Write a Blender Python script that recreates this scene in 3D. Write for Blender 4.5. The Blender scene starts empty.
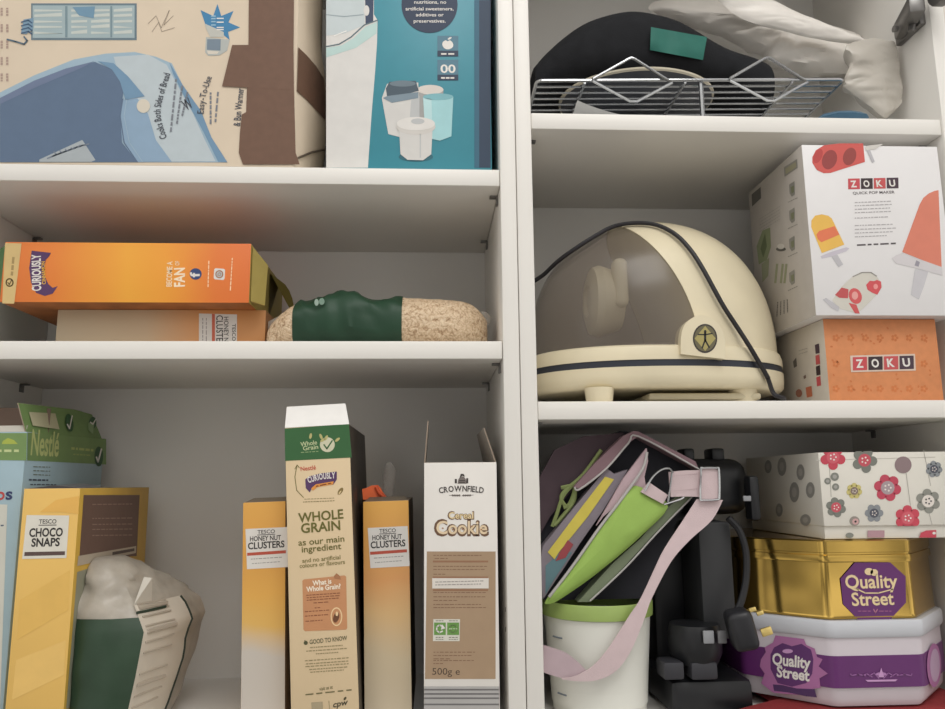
import bpy, bmesh, math, random
from mathutils import Vector, Matrix, noise
SC = bpy.context.scene
COL = SC.collection
V3 = Vector
rnd = random.Random(7)

# ------------------------------------------------------------------ camera
FPX, PITCH, YAW, ROLL = 766.786, 0.166298, 0.054238, -0.009427
CAM = V3((-0.09478, -0.80814, 0.013834))
FW = V3((math.sin(YAW)*math.cos(PITCH), math.cos(YAW)*math.cos(PITCH), math.sin(PITCH)))
_r = FW.cross(V3((0, 0, 1))).normalized(); _u = _r.cross(FW)
RT = _r*math.cos(ROLL) + _u*math.sin(ROLL)
UP = -_r*math.sin(ROLL) + _u*math.cos(ROLL)

def ray(px, py):
    return FW*FPX + RT*(px-472.5) + UP*(354.5-py)

def at(px, py, Y):                      # the world point a photo pixel shows at depth Y
    d = ray(px, py)
    return CAM + d*((Y-CAM.y)/d.y)

def at_z(px, py, Z):
    d = ray(px, py)
    return CAM + d*((Z-CAM.z)/d.z)

cd = bpy.data.cameras.new('camera'); cam = bpy.data.objects.new('camera', cd); COL.objects.link(cam)
cd.sensor_width = 36; cd.lens = FPX/945*36; cd.clip_start = 0.01
cam.matrix_world = Matrix(((RT.x, UP.x, -FW.x, CAM.x), (RT.y, UP.y, -FW.y, CAM.y), (RT.z, UP.z, -FW.z, CAM.z), (0, 0, 0, 1)))
SC.camera = cam

# cupboard dimensions (metres)
D = 0.2558; ZA, ZB, ZR1, ZR2, ZF = 0.3604, 0.1648, 0.4294, 0.0992, -0.2318
T = 0.0195; XL, XR = -0.6217, 0.5015; TOPL, TOPR = 0.72, 0.76

# ------------------------------------------------------------------ materials
def lin(c):
    return tuple((x/255/12.92 if x/255 <= .04045 else ((x/255+.055)/1.055)**2.4) for x in c)

MATS = {}
def mat(name, c, rough=.55, metal=0., spec=.4, var=.04, scale=60., bump=0., bscale=200., alpha=1., trans=0., sheen=0.):
    if name in MATS: return MATS[name]
    m = bpy.data.materials.new(name); m.use_nodes = True
    nt = m.node_tree; b = nt.nodes['Principled BSDF']
    L = lin(c)
    b.inputs['Roughness'].default_value = rough; b.inputs['Metallic'].default_value = metal
    b.inputs['Specular IOR Level'].default_value = spec
    tc = nt.nodes.new('ShaderNodeTexCoord')
    n = nt.nodes.new('ShaderNodeTexNoise'); n.inputs['Scale'].default_value = scale; n.inputs['Detail'].default_value = 3
    nt.links.new(tc.outputs['Object'], n.inputs['Vector'])
    r = nt.nodes.new('ShaderNodeValToRGB')
    r.color_ramp.elements[0].position = .3; r.color_ramp.elements[1].position = .7
    r.color_ramp.elements[0].color = (*[x*(1-var) for x in L], 1); r.color_ramp.elements[1].color = (*[min(1, x*(1+var)) for x in L], 1)
    nt.links.new(n.outputs['Fac'], r.inputs['Fac']); nt.links.new(r.outputs['Color'], b.inputs['Base Color'])
    if bump:
        n2 = nt.nodes.new('ShaderNodeTexNoise'); n2.inputs['Scale'].default_value = bscale; n2.inputs['Detail'].default_value = 4
        nt.links.new(tc.outputs['Object'], n2.inputs['Vector'])
        bp = nt.nodes.new('ShaderNodeBump'); bp.inputs['Strength'].default_value = bump; bp.inputs['Distance'].default_value = .002
        nt.links.new(n2.outputs['Fac'], bp.inputs['Height']); nt.links.new(bp.outputs['Normal'], b.inputs['Normal'])
    b.inputs['Alpha'].default_value = alpha
    b.inputs['Transmission Weight'].default_value = trans
    if sheen: b.inputs['Sheen Weight'].default_value = sheen
    MATS[name] = m
    return m

def grad(name, axis, stops, rough=.5, lo=0., hi=1.):
    """printed colour blend along one axis of the thing: stops = [(metres, colour)]"""
    m = bpy.data.materials.new(name); m.use_nodes = True
    nt = m.node_tree; b = nt.nodes['Principled BSDF']; b.inputs['Roughness'].default_value = rough
    b.inputs['Specular IOR Level'].default_value = .4
    tc = nt.nodes.new('ShaderNodeTexCoord'); sp = nt.nodes.new('ShaderNodeSeparateXYZ')
    nt.links.new(tc.outputs['Object'], sp.inputs['Vector'])
    lo, hi = stops[0][0], stops[-1][0]
    mr = nt.nodes.new('ShaderNodeMapRange'); mr.inputs['From Min'].default_value = lo; mr.inputs['From Max'].default_value = hi
    nz = nt.nodes.new('ShaderNodeTexNoise'); nz.inputs['Scale'].default_value = 14; nt.links.new(tc.outputs['Object'], nz.inputs['Vector'])
    ad = nt.nodes.new('ShaderNodeMath'); ad.operation = 'MULTIPLY_ADD'; ad.inputs[1].default_value = .03; 
    nt.links.new(nz.outputs['Fac'], ad.inputs[0]); nt.links.new(sp.outputs[axis], ad.inputs[2])
    sb = nt.nodes.new('ShaderNodeMath'); sb.operation = 'SUBTRACT'; sb.inputs[1].default_value = .015
    nt.links.new(ad.outputs[0], sb.inputs[0]); nt.links.new(sb.outputs[0], mr.inputs['Value'])
    r = nt.nodes.new('ShaderNodeValToRGB'); cr = r.color_ramp
    while len(cr.elements) < len(stops): cr.elements.new(.5)
    for e, (p, c) in zip(cr.elements, stops):
        e.position = (p-lo)/(hi-lo); e.color = (*lin(c), 1)
    nt.links.new(mr.outputs['Result'], r.inputs['Fac']); nt.links.new(r.outputs['Color'], b.inputs['Base Color'])
    MATS[name] = m
    return m

def P(c, rough=.5):                     # plain printing ink / paint of one colour
    return mat('ink_%02x%02x%02x' % c + ('' if rough == .5 else '_%d' % int(rough*100)), c, rough, var=.03)

# ------------------------------------------------------------------ mesh builder
class MB:
    def __init__(s): s.v = []; s.f = []; s.m = []; s.mats = []
    def mi(s, m):
        if m not in s.mats: s.mats.append(m)
        return s.mats.index(m)
    def add(s, vs, fs, m):
        o = len(s.v); s.v += [V3(v) for v in vs]; k = s.mi(m) if not isinstance(m, list) else None
        for i, f in enumerate(fs):
            s.f.append([o+j for j in f]); s.m.append(k if k is not None else s.mi(m[i]))
        return s
    def box(s, c, size, m, bev=.0008, U=(1, 0, 0), W=(0, 1, 0), Vv=(0, 0, 1), mats=None, seg=2):
        """box centred on c; size along U (right), W (depth), Vv (up); mats maps '+x','-y'... to other materials"""
        bm = bmesh.new(); bmesh.ops.create_cube(bm, size=1)
        for v in bm.verts: v.co = V3((v.co.x*size[0], v.co.y*size[1], v.co.z*size[2]))
        b = min(bev, min(size)*.45)
        if b > 0: bmesh.ops.bevel(bm, geom=bm.edges[:], offset=b, segments=seg, affect='EDGES', profile=.5)
        bm.normal_update()
        U, W, Vv, c = V3(U), V3(W), V3(Vv), V3(c)
        ms = []
        for f in bm.faces:
            n = f.normal; k = max(range(3), key=lambda i: abs(n[i])); key = ('+' if n[k] > 0 else '-')+'xyz'[k]
            ms.append((mats or {}).get(key, m))
        bm.verts.index_update()
        s.add([c+U*v.co.x+W*v.co.y+Vv*v.co.z for v in bm.verts], [[v.index for v in f.verts] for f in bm.faces], ms)
        bm.free(); return s
    def tube(s, pts, r, m, n=8, closed=False, cap=True):
        pts = [V3(p) for p in pts]; N = len(pts); rings = []; nrm = None
        rr = r if isinstance(r, (list, tuple)) else [r]*N
        for i, p in enumerate(pts):
            a = pts[(i-1) % N] if (closed or i > 0) else p; b = pts[(i+1) % N] if (closed or i < N-1) else p
            t = (b-a).normalized() if (b-a).length > 1e-9 else V3((0, 0, 1))
            if nrm is None: nrm = t.orthogonal().normalized()
            nrm = (nrm - t*nrm.dot(t)); nrm = nrm.normalized() if nrm.length > 1e-6 else t.orthogonal().normalized()
            bn = t.cross(nrm)
            rings.append([p+(nrm*math.cos(2*math.pi*k/n)+bn*math.sin(2*math.pi*k/n))*rr[i] for k in range(n)])
        return s.rings(rings, m, closed, cap)
    def rings(s, rings, m, closed=False, cap=True, capm=None):
        n = len(rings[0]); vs = [p for r in rings for p in r]; fs = []; N = len(rings)
        for i in range(N if closed else N-1):
            for k in range(n):
                fs.append([i*n+k, i*n+(k+1) % n, ((i+1) % N)*n+(k+1) % n, ((i+1) % N)*n+k])
        if cap and not closed: fs += [list(range(n))[::-1], [(N-1)*n+k for k in range(n)]]
        s.add(vs, fs, m); return s
    def lathe(s, prof, c, m, n=48, sx=1, sy=1, cap=True):
        c = V3(c)
        return s.rings([[c+V3((r*sx*math.cos(2*math.pi*k/n), r*sy*math.sin(2*math.pi*k/n), z)) for k in range(n)] for r, z in prof], m, cap=cap)
    def prism(s, pts, back, m, mside=None):
        """solid between an outline of world points and the same outline moved by back"""
        pts = [V3(p) for p in pts]; n = len(pts); b = V3(back)
        s.add(pts+[p+b for p in pts], [list(range(n)), list(range(n, 2*n))[::-1]] + [[i, (i+1) % n, n+(i+1) % n, n+i] for i in range(n)],
              [m, m]+[mside or m]*n); return s
    def pillow(s, pts, nrm, tf, tb, m, rings=9, amp=0., freq=30., seed=0, power=.5):
        """closed cushion inside an outline: bulges tf along nrm and tb against it"""
        pts = [V3(p) for p in pts]; c = sum(pts, V3())/len(pts); nrm = V3(nrm).normalized(); n = len(pts)
        def layer(t, side):
            out = []
            for p in pts:
                q = c+(p-c)*(1-t)
                h = (1-(1-t)**2)**power
                a = amp*h*noise.noise(q*freq+V3((seed, seed*2, side*3)))
                out.append(q+nrm*((tf*h+a) if side > 0 else (-tb*h-a)))
            return out
        R = [layer(1-k/rings*.98-.02, 1) for k in range(rings)]
        R = R + [pts] + [layer(1-k/rings*.98-.02, -1) for k in reversed(range(rings))]
        return s.rings(R, m)
    def build(s, name, parent=None, smooth=True, ang=38, off=None):
        o0 = V3(parent.location) if parent else V3((0, 0, 0))
        if parent and parent.parent: o0 = V3((0, 0, 0)); q = parent
        if parent:
            o0 = V3((0, 0, 0)); q = parent
            while q: o0 += V3(q.location); q = q.parent
        if off is not None: o0 = V3(off)
        me = bpy.data.meshes.new(name); me.from_pydata([v-o0 for v in s.v], [], s.f)
        for m in s.mats: me.materials.append(m)
        me.polygons.foreach_set('material_index', s.m)
        bm = bmesh.new(); bm.from_mesh(me); bmesh.ops.recalc_face_normals(bm, faces=bm.faces[:]); bm.to_mesh(me); bm.free()
        if smooth:
            me.polygons.foreach_set('use_smooth', [True]*len(me.polygons)); me.set_sharp_from_angle(angle=math.radians(ang))
        me.update()
        o = bpy.data.objects.new(name, me); COL.objects.link(o)
        if parent: o.parent = parent
        if off is not None: o.location = V3(off)
        return o

def tag(o, label, cat, group=None):
    o['label'] = label; o['category'] = cat
    if group: o['group'] = group
    return o
def thing(name, label, cat, loc, group=None):
    o = bpy.data.objects.new(name, None); COL.objects.link(o); o.location = loc; o.empty_display_size = .02
    return tag(o, label, cat, group)

def smooth_pts(pts, n=6, closed=False):
    pts = [V3(p) for p in pts]; N = len(pts); out = []
    for i in range(N if closed else N-1):
        p0 = pts[(i-1) % N] if closed or i > 0 else pts[i]; p1 = pts[i]; p2 = pts[(i+1) % N]
        p3 = pts[(i+2) % N] if closed or i < N-2 else p2
        for k in range(n):
            t = k/n
            out.append(.5*((2*p1)+(p2-p0)*t+(2*p0-5*p1+4*p2-p3)*t*t+(3*p1-p0-3*p2+p3)*t**3))
    if not closed: out.append(pts[-1])
    return out

# ------------------------------------------------------------------ printing on flat faces
_tc = {}
def text_mesh(s, bold=0., shear=0.):
    k = (s, bold, shear)
    if k in _tc: return _tc[k]
    cu = bpy.data.curves.new('t', 'FONT'); cu.body = s; cu.offset = bold; cu.shear = shear; cu.resolution_u = 3; cu.size = 1
    o = bpy.data.objects.new('t', cu); COL.objects.link(o)
    bpy.context.view_layer.update()
    me = bpy.data.meshes.new_from_object(o.evaluated_get(bpy.context.evaluated_depsgraph_get()))
    vs = [(v.co.x, v.co.y) for v in me.vertices]; fs = [list(p.vertices) for p in me.polygons]
    bpy.data.objects.remove(o); bpy.data.curves.remove(cu); bpy.data.meshes.remove(me)
    xs = [v[0] for v in vs] or [0, 1]
    _tc[k] = (vs, fs, min(xs), max(xs))
    return _tc[k]

def join(o, t):                         # print belongs to the part it is printed on: one mesh
    me = t.data; base = len(me.materials)
    for m in o.data.materials: me.materials.append(m)
    for p in o.data.polygons: p.material_index += base
    bm = bmesh.new(); bm.from_mesh(me); bm.from_mesh(o.data); bm.to_mesh(me); bm.free()
    d = o.data; bpy.data.objects.remove(o); bpy.data.meshes.remove(d)
    return t

class Face:
    def __init__(s, O, U, V):
        s.O, s.U, s.V = V3(O), V3(U).normalized(), V3(V).normalized(); s.N = s.U.cross(s.V)
        if s.N.dot(CAM-s.O) < 0: s.N = -s.N
    def px(s, p):
        d = ray(*p); t = (s.O-CAM).dot(s.N)/d.dot(s.N); q = CAM+d*t-s.O
        return (q.dot(s.U), q.dot(s.V))
    def w(s, u, v, L=1): return s.O+s.U*u+s.V*v+s.N*(.0001+.00012*L)

class Art:
    """ink laid on one face; outlines are traced in photo pixels onto that face"""
    def __init__(s, face, crop=None):
        s.F = face; s.mb = MB(); s.c = crop or (0, 0, 1); s.L = 1
    def q(s, p): return s.F.px((s.c[0]+p[0]/s.c[2], s.c[1]+p[1]/s.c[2]))
    def uvpoly(s, uv, m, L=None):
        L = s.L if L is None else L
        s.mb.add([s.F.w(u, v, L) for u, v in uv], [list(range(len(uv)))], m); return s
    def poly(s, pts, m, L=None): return s.uvpoly([s.q(p) for p in pts], m, L)
    def rect(s, x0, y0, x1, y1, m, L=None): return s.poly([(x0, y1), (x1, y1), (x1, y0), (x0, y0)], m, L)
    def ell(s, x, y, rx, ry, m, L=None, n=24, rot=0):
        ca, sa = math.cos(rot), math.sin(rot)
        return s.poly([(x+rx*math.cos(2*math.pi*k/n)*ca-ry*math.sin(2*math.pi*k/n)*sa, y+rx*math.cos(2*math.pi*k/n)*sa+ry*math.sin(2*math.pi*k/n)*ca) for k in range(n)], m, L)
    def line(s, pts, w, m, L=None):
        for a, b in zip(pts, pts[1:]):
            dx, dy = b[0]-a[0], b[1]-a[1]; l = math.hypot(dx, dy) or 1; nx, ny = -dy/l*w/2, dx/l*w/2
            ex, ey = dx/l*w*.3, dy/l*w*.3
            s.poly([(a[0]+nx-ex, a[1]+ny-ey), (b[0]+nx+ex, b[1]+ny+ey), (b[0]-nx+ex, b[1]-ny+ey), (a[0]-nx-ex, a[1]-ny-ey)], m, L)
        return s
    def ring(s, x, y, rx, ry, w, m, L=None, n=24):
        return s.line([(x+rx*math.cos(2*math.pi*k/n), y+ry*math.sin(2*math.pi*k/n)) for k in range(n+1)], w, m, L)
    def text(s, t, p0, p1, h, m, L=None, bold=0.012, shear=0.):
        L = s.L+1 if L is None else L
        vs, fs, x0, x1 = text_mesh(t, bold, shear)
        a = s.q(p0); b = s.q(p1); e = V3((b[0]-a[0], b[1]-a[1])); W = e.length
        k = W/(math.hypot(p1[0]-p0[0], p1[1]-p0[1])); e.normalize(); n = V3((-e.y, e.x)); sy = h*k/.69
        sx = W/(x1-x0)
        s.mb.add([s.F.w(a[0]+e.x*(x-x0)*sx+n.x*y*sy, a[1]+e.y*(x-x0)*sx+n.y*y*sy, L) for x, y in vs], fs, m); return s
    def arc_text(s, t, pts, h, m, L=None, bold=.012):
        """letters set one by one along a bent baseline"""
        sp = smooth_pts([(x, y, 0) for x, y in pts], 12); cum = [0]
        for a, b in zip(sp, sp[1:]): cum.append(cum[-1]+(b-a).length)
        tot = cum[-1]
        def pos(d):
            d = max(0, min(tot, d))
            for i in range(len(cum)-1):
                if cum[i+1] >= d:
                    f = (d-cum[i])/max(1e-9, cum[i+1]-cum[i]); q = sp[i].lerp(sp[i+1], f); return (q.x, q.y)
            return (sp[-1].x, sp[-1].y)
        ws = [(text_mesh(c, bold)[3]-text_mesh(c, bold)[2]+.07) if c != ' ' else .3 for c in t]; k = tot/sum(ws); d = 0
        for c, w in zip(t, ws):
            if c != ' ': s.text(c, pos(d+.03*k), pos(d+(w-.04)*k), h, m, L, bold)
            d += w*k
        return s
    def small(s, p0, p1, h, m, L=None, words=6):
        """a line of print too small to read: a row of word-length strokes"""
        L = s.L+1 if L is None else L
        dx, dy = p1[0]-p0[0], p1[1]-p0[1]; l = math.hypot(dx, dy); h *= .7; nx, ny = dy/l*h, -dx/l*h; words = int(words*1.7+.5)
        ws = [rnd.uniform(.5, 1.5) for _ in range(words)]; tot = sum(ws)+.3*(words-1); t = 0
        for w in ws:
            a, b = t/tot, (t+w)/tot; t += w+.3
            A = (p0[0]+dx*a, p0[1]+dy*a); B = (p0[0]+dx*b, p0[1]+dy*b)
            s.poly([A, B, (B[0]+nx, B[1]+ny), (A[0]+nx, A[1]+ny)], m, L)
        return s
    def build(s, name, parent, onto=None):
        o = s.mb.build(name, parent, smooth=False)
        if name.startswith('printed_'): return join(o, onto or next(c for c in parent.children if c.type == 'MESH'))
        return o

class Carton:
    """a box standing on O (front-left-bottom corner), leaning by lean (anticlockwise seen from the front)"""
    def __init__(s, name, label, cat, O, w, d, h, m, mats=None, lean=0., yaw=0., group=None, part='carton', bev=.0007):
        s.U = V3((math.cos(lean)*math.cos(yaw), math.cos(lean)*math.sin(yaw), math.sin(lean)))
        s.W = V3((-math.sin(yaw), math.cos(yaw), 0)); s.V = s.U.cross(s.W)
        if s.V.z < 0: s.V = -s.V
        s.O = V3(O)+V3((0, 0, .0004)); s.w, s.d, s.h = w, d, h
        s.root = thing(name, label, cat, s.O+s.U*w/2+s.W*d/2, group)
        mb = MB(); mb.box(s.O+s.U*w/2+s.W*d/2+s.V*h/2, (w, d, h), m, bev, s.U, s.W, s.V, mats)
        s.body = mb.build(part, s.root)
        s.front = Face(s.O, s.U, s.V); s.right = Face(s.O+s.U*w, s.W, s.V); s.left = Face(s.O, s.W, s.V)
        s.bottom = Face(s.O, s.U, s.W)
    def p(s, a, b, c): return s.O+s.U*a*s.w+s.W*b*s.d+s.V*c*s.h

# ================================================================== the two cupboard units
M_WHITE = mat('white_laminate', (231, 228, 222), .38, var=.015, scale=8, bump=.02, bscale=400)
M_BACK = mat('white_backboard', (224, 222, 218), .5, var=.02, scale=6)
M_STEEL = mat('zinc_metal', (126, 124, 122), .4, metal=.75)
M_DARKHOLE = P((70, 66, 62))

def cupboard(name, label, x0, x1, wl, wr, shelves, top):
    """x0..x1 is the inner width, wl / wr the outer faces of the two side panels"""
    t = thing(name, label, 'cupboard', ((x0+x1)/2, D/2, ZF-.02))
    zc, hz = (ZF-.0195+top+.018)/2, top+.018-ZF+.0195
    for a, b in ((wl, x0), (x1, wr)):
        MB().box(((a+b)/2, D/2, zc), (b-a, D, hz), M_WHITE, .0012).build('side_panel', t)
    MB().box(((x0+x1)/2, D+.004, zc), (x1-x0+.01, .008, hz), M_BACK, 0).build('back_panel', t)
    MB().box(((x0+x1)/2, D/2, top+.009), (x1-x0-.0004, D, .018), M_WHITE, .0012).build('top_panel', t)
    MB().box(((x0+x1)/2, D/2, ZF-.00975), (x1-x0-.0004, D, .0195), M_WHITE, .0012).build('bottom_panel', t)
    for z in shelves:
        MB().box(((x0+x1)/2, D/2+.001, z-T/2), (x1-x0-.001, D-.003, T), M_WHITE, .0013).build('shelf', t)
        for x, sgn in ((x0, 1), (x1, -1)):
            for y in (.035, .20):
                mb = MB(); mb.box((x+sgn*.001, y, z-T-.006), (.002, .009, .010), M_STEEL, .0004)
                mb.box((x+sgn*.005, y, z-T-.0011), (.009, .008, .002), M_STEEL, .0004)
                mb.build('shelf_pin', t)
    return t
cup_l = cupboard('kitchen_cupboard', 'white open cupboard unit on the left holding the cereal boxes', XL, -.018, XL-.018, -.0004, (ZA, ZB), TOPL)
cup_r = cupboard('kitchen_cupboard', 'white open cupboard unit on the right holding tins and the domed appliance', .018, XR, .0004, XR+.018, (ZR1, ZR2), TOPR)
# spare pin holes in the left unit's right side panel
for z in (-.116, -.136):
    MB().tube([(-.0182, .02, z), (-.0178, .02, z)], .0027, M_DARKHOLE, 12).build('pin_hole', cup_l)
# cup hinge on the right side panel
hg = MB().box((XR-.004, .032, .566), (.008, .05, .022), M_STEEL, .002).build('hinge', cup_r)
mb = MB(); mb.box((XR-.015, .016, .568), (.018, .062, .022), M_STEEL, .003, U=(.96, -.28, 0), W=(.28, .96, 0), Vv=(0, 0, 1))
mb.build('hinge_arm', hg)
mb = MB(); mb.lathe([(.0165, -.002), (.0175, 0), (.0175, .009), (.012, .011)], (0, 0, 0), M_STEEL, 24)
mb.v = [V3((XR-.006, -.026, .576))+V3((v.z, v.x, v.y)) for v in mb.v]; mb.build('hinge_cup', hg)
mb = MB(); mb.tube([(XR-.0265, .03, .562), (XR-.022, .03, .562)], .004, M_STEEL, 12); mb.tube([(XR-.016, .014, .548), (XR-.012, .014, .560)], .004, M_STEEL, 12)
mb.build('hinge_screw', hg)

# ================================================================== inks
WHITE = P((226, 222, 216)); CREAM = P((222, 200, 160)); DK = P((50, 46, 44)); NAVY = P((45, 58, 82)); GREEN = P((52, 98, 56))
ORANGE = P((225, 128, 62)); PURPLE = P((86, 56, 98)); YELLOW = P((232, 182, 72)); BROWN = P((104, 82, 74)); RED = P((196, 70, 58))
CARD_IN = mat('bare_cardboard', (150, 135, 118), .8, var=.06)

# ================================================================== top left shelf: taped cardboard box
BEIGE = mat('buff_printed_cardboard', (216, 200, 178), .65, var=.03, scale=20)
TAPE = mat('brown_packing_tape', (112, 84, 68), .35, var=.06, scale=120)
Yf = .004
p0 = V3((XL+.003, Yf, ZA)); p1 = at(294, 163, Yf)
bx_w, bx_h, bx_d = p1.x-p0.x, .30, .135
cb = thing('cardboard_box', 'beige cardboard box with a blue toaster picture, taped with brown tape', 'box', ((p0.x+p1.x)/2, Yf+bx_d/2, ZA))
# carton with a pushed-in, bulging right end
mb = MB(); rings = []
nz = 14
for i in range(nz+1):
    z = ZA+.0004+bx_h*i/nz; v = (z-ZA)
    bul = .012*math.sin(min(1, max(0, v/.20))*math.pi)+.004
    xr = p1.x; yb = Yf+bx_d
    loop = [(p0.x, Yf, z), ((p0.x+xr)/2, Yf, z), (xr-.001, Yf, z), (xr, Yf+.001, z), (xr+.006+bul*.5, Yf+.04, z), (xr+.008+bul, Yf+.08, z), (xr+.006+bul*.7, Yf+.12, z), (xr+.002, yb, z), (p0.x, yb, z)]
    rings.append([V3(q) for q in loop])
mb.rings(rings, BEIGE); mb.build('carton', cb)
F = Face((p0.x, Yf, ZA), (1, 0, 0), (0, 0, 1))
PB = [P(c) for c in ((156, 180, 196), (186, 197, 202), (92, 112, 138), (112, 146, 174), (140, 166, 190), (196, 204, 204), (108, 122, 150))]
A = Art(F, (0, 0, 3.78))
A.poly([(0, 370), (0, 350), (130, 285), (280, 225), (400, 203), (510, 197), (590, 215), (650, 240), (690, 320), (760, 420), (800, 520), (860, 614), (0, 614)], PB[0], 1)
A.poly([(430, 215), (560, 207), (630, 245), (670, 320), (730, 430), (775, 530), (815, 610), (620, 612), (560, 520), (480, 400)], PB[1], 2)
A.poly([(640, 235), (690, 320), (760, 420), (800, 520), (860, 614), (825, 612), (770, 500), (700, 370), (655, 280)], PB[3], 3)
A.poly([(450, 380), (520, 372), (560, 430), (590, 530), (650, 612), (500, 613), (460, 520)], PB[4], 3)
A.poly([(0, 395), (0, 375), (130, 310), (250, 265), (360, 235), (430, 265), (470, 330), (455, 430), (462, 540), (520, 613), (0, 614)], PB[2], 4)
A.poly([(0, 395), (0, 372), (130, 306), (250, 260), (360, 232), (300, 262), (150, 325)], PB[6], 5)
A.poly([(370, 232), (430, 240), (485, 290), (548, 365), (475, 378), (455, 310), (425, 265)], PB[3], 5)
A.line([(465, 375), (455, 440), (470, 540), (520, 613)], 4, PB[2], 5); A.line([(480, 375), (470, 440), (490, 540), (540, 613)], 3, PB[0], 5)
A.ell(543, 402, 25, 26, P((212, 204, 188)), 6)
A.poly([(150, 604), (312, 530), (362, 606), (345, 613), (150, 613)], P((168, 176, 180)), 5)
for k in range(7): A.line([(180+20*k, 600-8*k), (215+18*k, 585-6*k), (205+22*k, 575-5*k)], 5, P((120, 130, 144)), 6)
A.build('printed_toaster_picture', cb)
A = Art(F, (0, 0, 3.78)); INK = P((70, 74, 84)); INK2 = P((122, 126, 134))
A.arc_text('Cooks Both Sides of Bread', [(632, 522), (608, 420), (645, 280)], 24, INK, 7)
for x, a, b, c in ((652, 500, 395, 300), (675, 470, 390, 325), (695, 440, 395, 350)): A.small((x-2, a), (x+18, c), 10, INK2, 7, 5)
A.text('W', (706, 420), (734, 405), 45, INK, 7)
A.arc_text('Easy-To-Use', [(770, 432), (778, 370), (802, 292)], 22, INK, 7)
A.small((800, 470), (800, 350), 10, INK2, 3, 4); A.small((818, 462), (828, 348), 10, INK2, 3, 3)
A.text('& Bun Warmer', (908, 478), (922, 335), 24, INK, 3)
for i, x in enumerate((5, 26)):
    for k in range(5): A.small((x+6, 60+62*k), (x+6, 30+62*k), 12, P((176, 152, 140)), 2, 2)
A.build('printed_text', cb)
A = Art(F, (0, 0, 3.78))
A.rect(118, 13, 517, 152, P((104, 124, 134)), 1); A.rect(124, 21, 509, 144, P((160, 178, 182)), 2)
for x0, x1 in ((130, 235), (270, 330), (345, 415), (430, 500)):
    for y in (36, 56, 78, 98, 120):
        A.poly([(x0, y), (x1, y+rnd.uniform(-8, 8)), (x1, y+7), (x0, y+9)], P((196, 202, 196)), 3)
A.poly([(275, 28), (360, 25), (355, 70), (300, 60)], P((110, 146, 170)), 4); A.rect(247, 24, 256, 142, P((120, 142, 150)), 4); A.rect(418, 24, 425, 142, P((120, 142, 150)), 4)
A.poly([(90, 75), (128, 68), (125, 112), (100, 130), (80, 128)], P((118, 148, 170)), 4)
for k in range(4): A.line([(82, 85+14*k), (108, 78+14*k), (122, 88+14*k)], 5, P((66, 92, 120)), 5)
A.line([(28, 150), (60, 158), (92, 168), (104, 155), (92, 140)], 6, P((84, 106, 122)), 5)
A.line([(560, 90), (590, 60), (610, 105), (640, 40), (620, 95), (655, 60)], 2, P((160, 146, 130)), 2)
A.line([(575, 120), (600, 85), (612, 120), (660, 105)], 2, P((160, 146, 130)), 2)
A.build('printed_name_panel', cb)
A = Art(F, (190, 0, 11.81))
A.poly([(325, 48), (370, 190), (515, 130), (455, 265), (592, 325), (450, 378), (470, 475), (390, 410), (180, 285), (125, 120), (275, 190)], P((62, 128, 172)), 1)
A.poly([(175, 280), (400, 380), (400, 440), (240, 440), (190, 340)], P((190, 190, 182)), 2)
A.poly([(190, 440), (470, 470), (440, 600), (350, 655), (215, 660), (180, 620)], P((178, 182, 178)), 2)
A.poly([(205, 465), (365, 465), (360, 600), (200, 590)], P((118, 134, 148)), 3); A.poly([(200, 600), (345, 610), (320, 640), (215, 640)], P((214, 206, 192)), 3)
for y in (213, 258, 320, 345): A.poly([(315, y+14), (400, y+14), (400, y), (318, y)], WHITE, 3)
for y in (185, 215, 250, 290): A.poly([(250, y+16), (305, y+16), (305, y), (252, y)], P((150, 186, 206)), 3)
A.build('printed_star', cb)
A = Art(F, (230, 0, 4.176))
A.poly([(80, -30), (268, -30), (266, 200), (268, 380), (272, 520), (275, 640), (292, 688), (55, 688), (38, 640), (42, 560), (50, 480), (68, 470), (72, 360), (78, 190)], TAPE, 8)
A.poly([(10, 190), (80, 190), (266, 200), (268, 378), (72, 368), (-32, 362)], TAPE, 9)
A.build('packing_tape', cb)
mb = MB()                               # the tape carried round the corner onto the end of the box
zs = [at(297, y, Yf).z for y in (47, 91)]
def end_pt(s, z):
    v = z-ZA; bul = .012*math.sin(min(1, max(0, v/.20))*math.pi)+.004
    keys = [(0, p1.x), (.04, p1.x+.006+bul*.5), (.08, p1.x+.008+bul), (.12, p1.x+.006+bul*.7)]
    for (a, xa), (b, xb) in zip(keys, keys[1:]):
        if s <= b: x = xa+(xb-xa)*(s-a)/(b-a); break
    return V3((x+.0008, Yf+s, z))
st = [(.0003, 0, 0), (.02, .002, .001), (.045, .003, .0), (.07, .002, .001), (.09, .0, .002)]
N = 5
vs = [end_pt(s, zs[0]+a+(zs[1]+b-zs[0]-a)*k/N) for s, a, b in st for k in range(N+1)]
mb.add(vs, [[i*(N+1)+k, i*(N+1)+k+1, (i+1)*(N+1)+k+1, (i+1)*(N+1)+k] for i in range(4) for k in range(N)], TAPE)
mb.build('packing_tape', cb)
mb = MB(); mb.tube([end_pt(.004, ZA+.012), end_pt(.04, ZA+.036), end_pt(.08, ZA+.058), end_pt(.11, ZA+.075)], .0012, P((90, 78, 66)), 6); mb.build('crease', cb)

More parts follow.
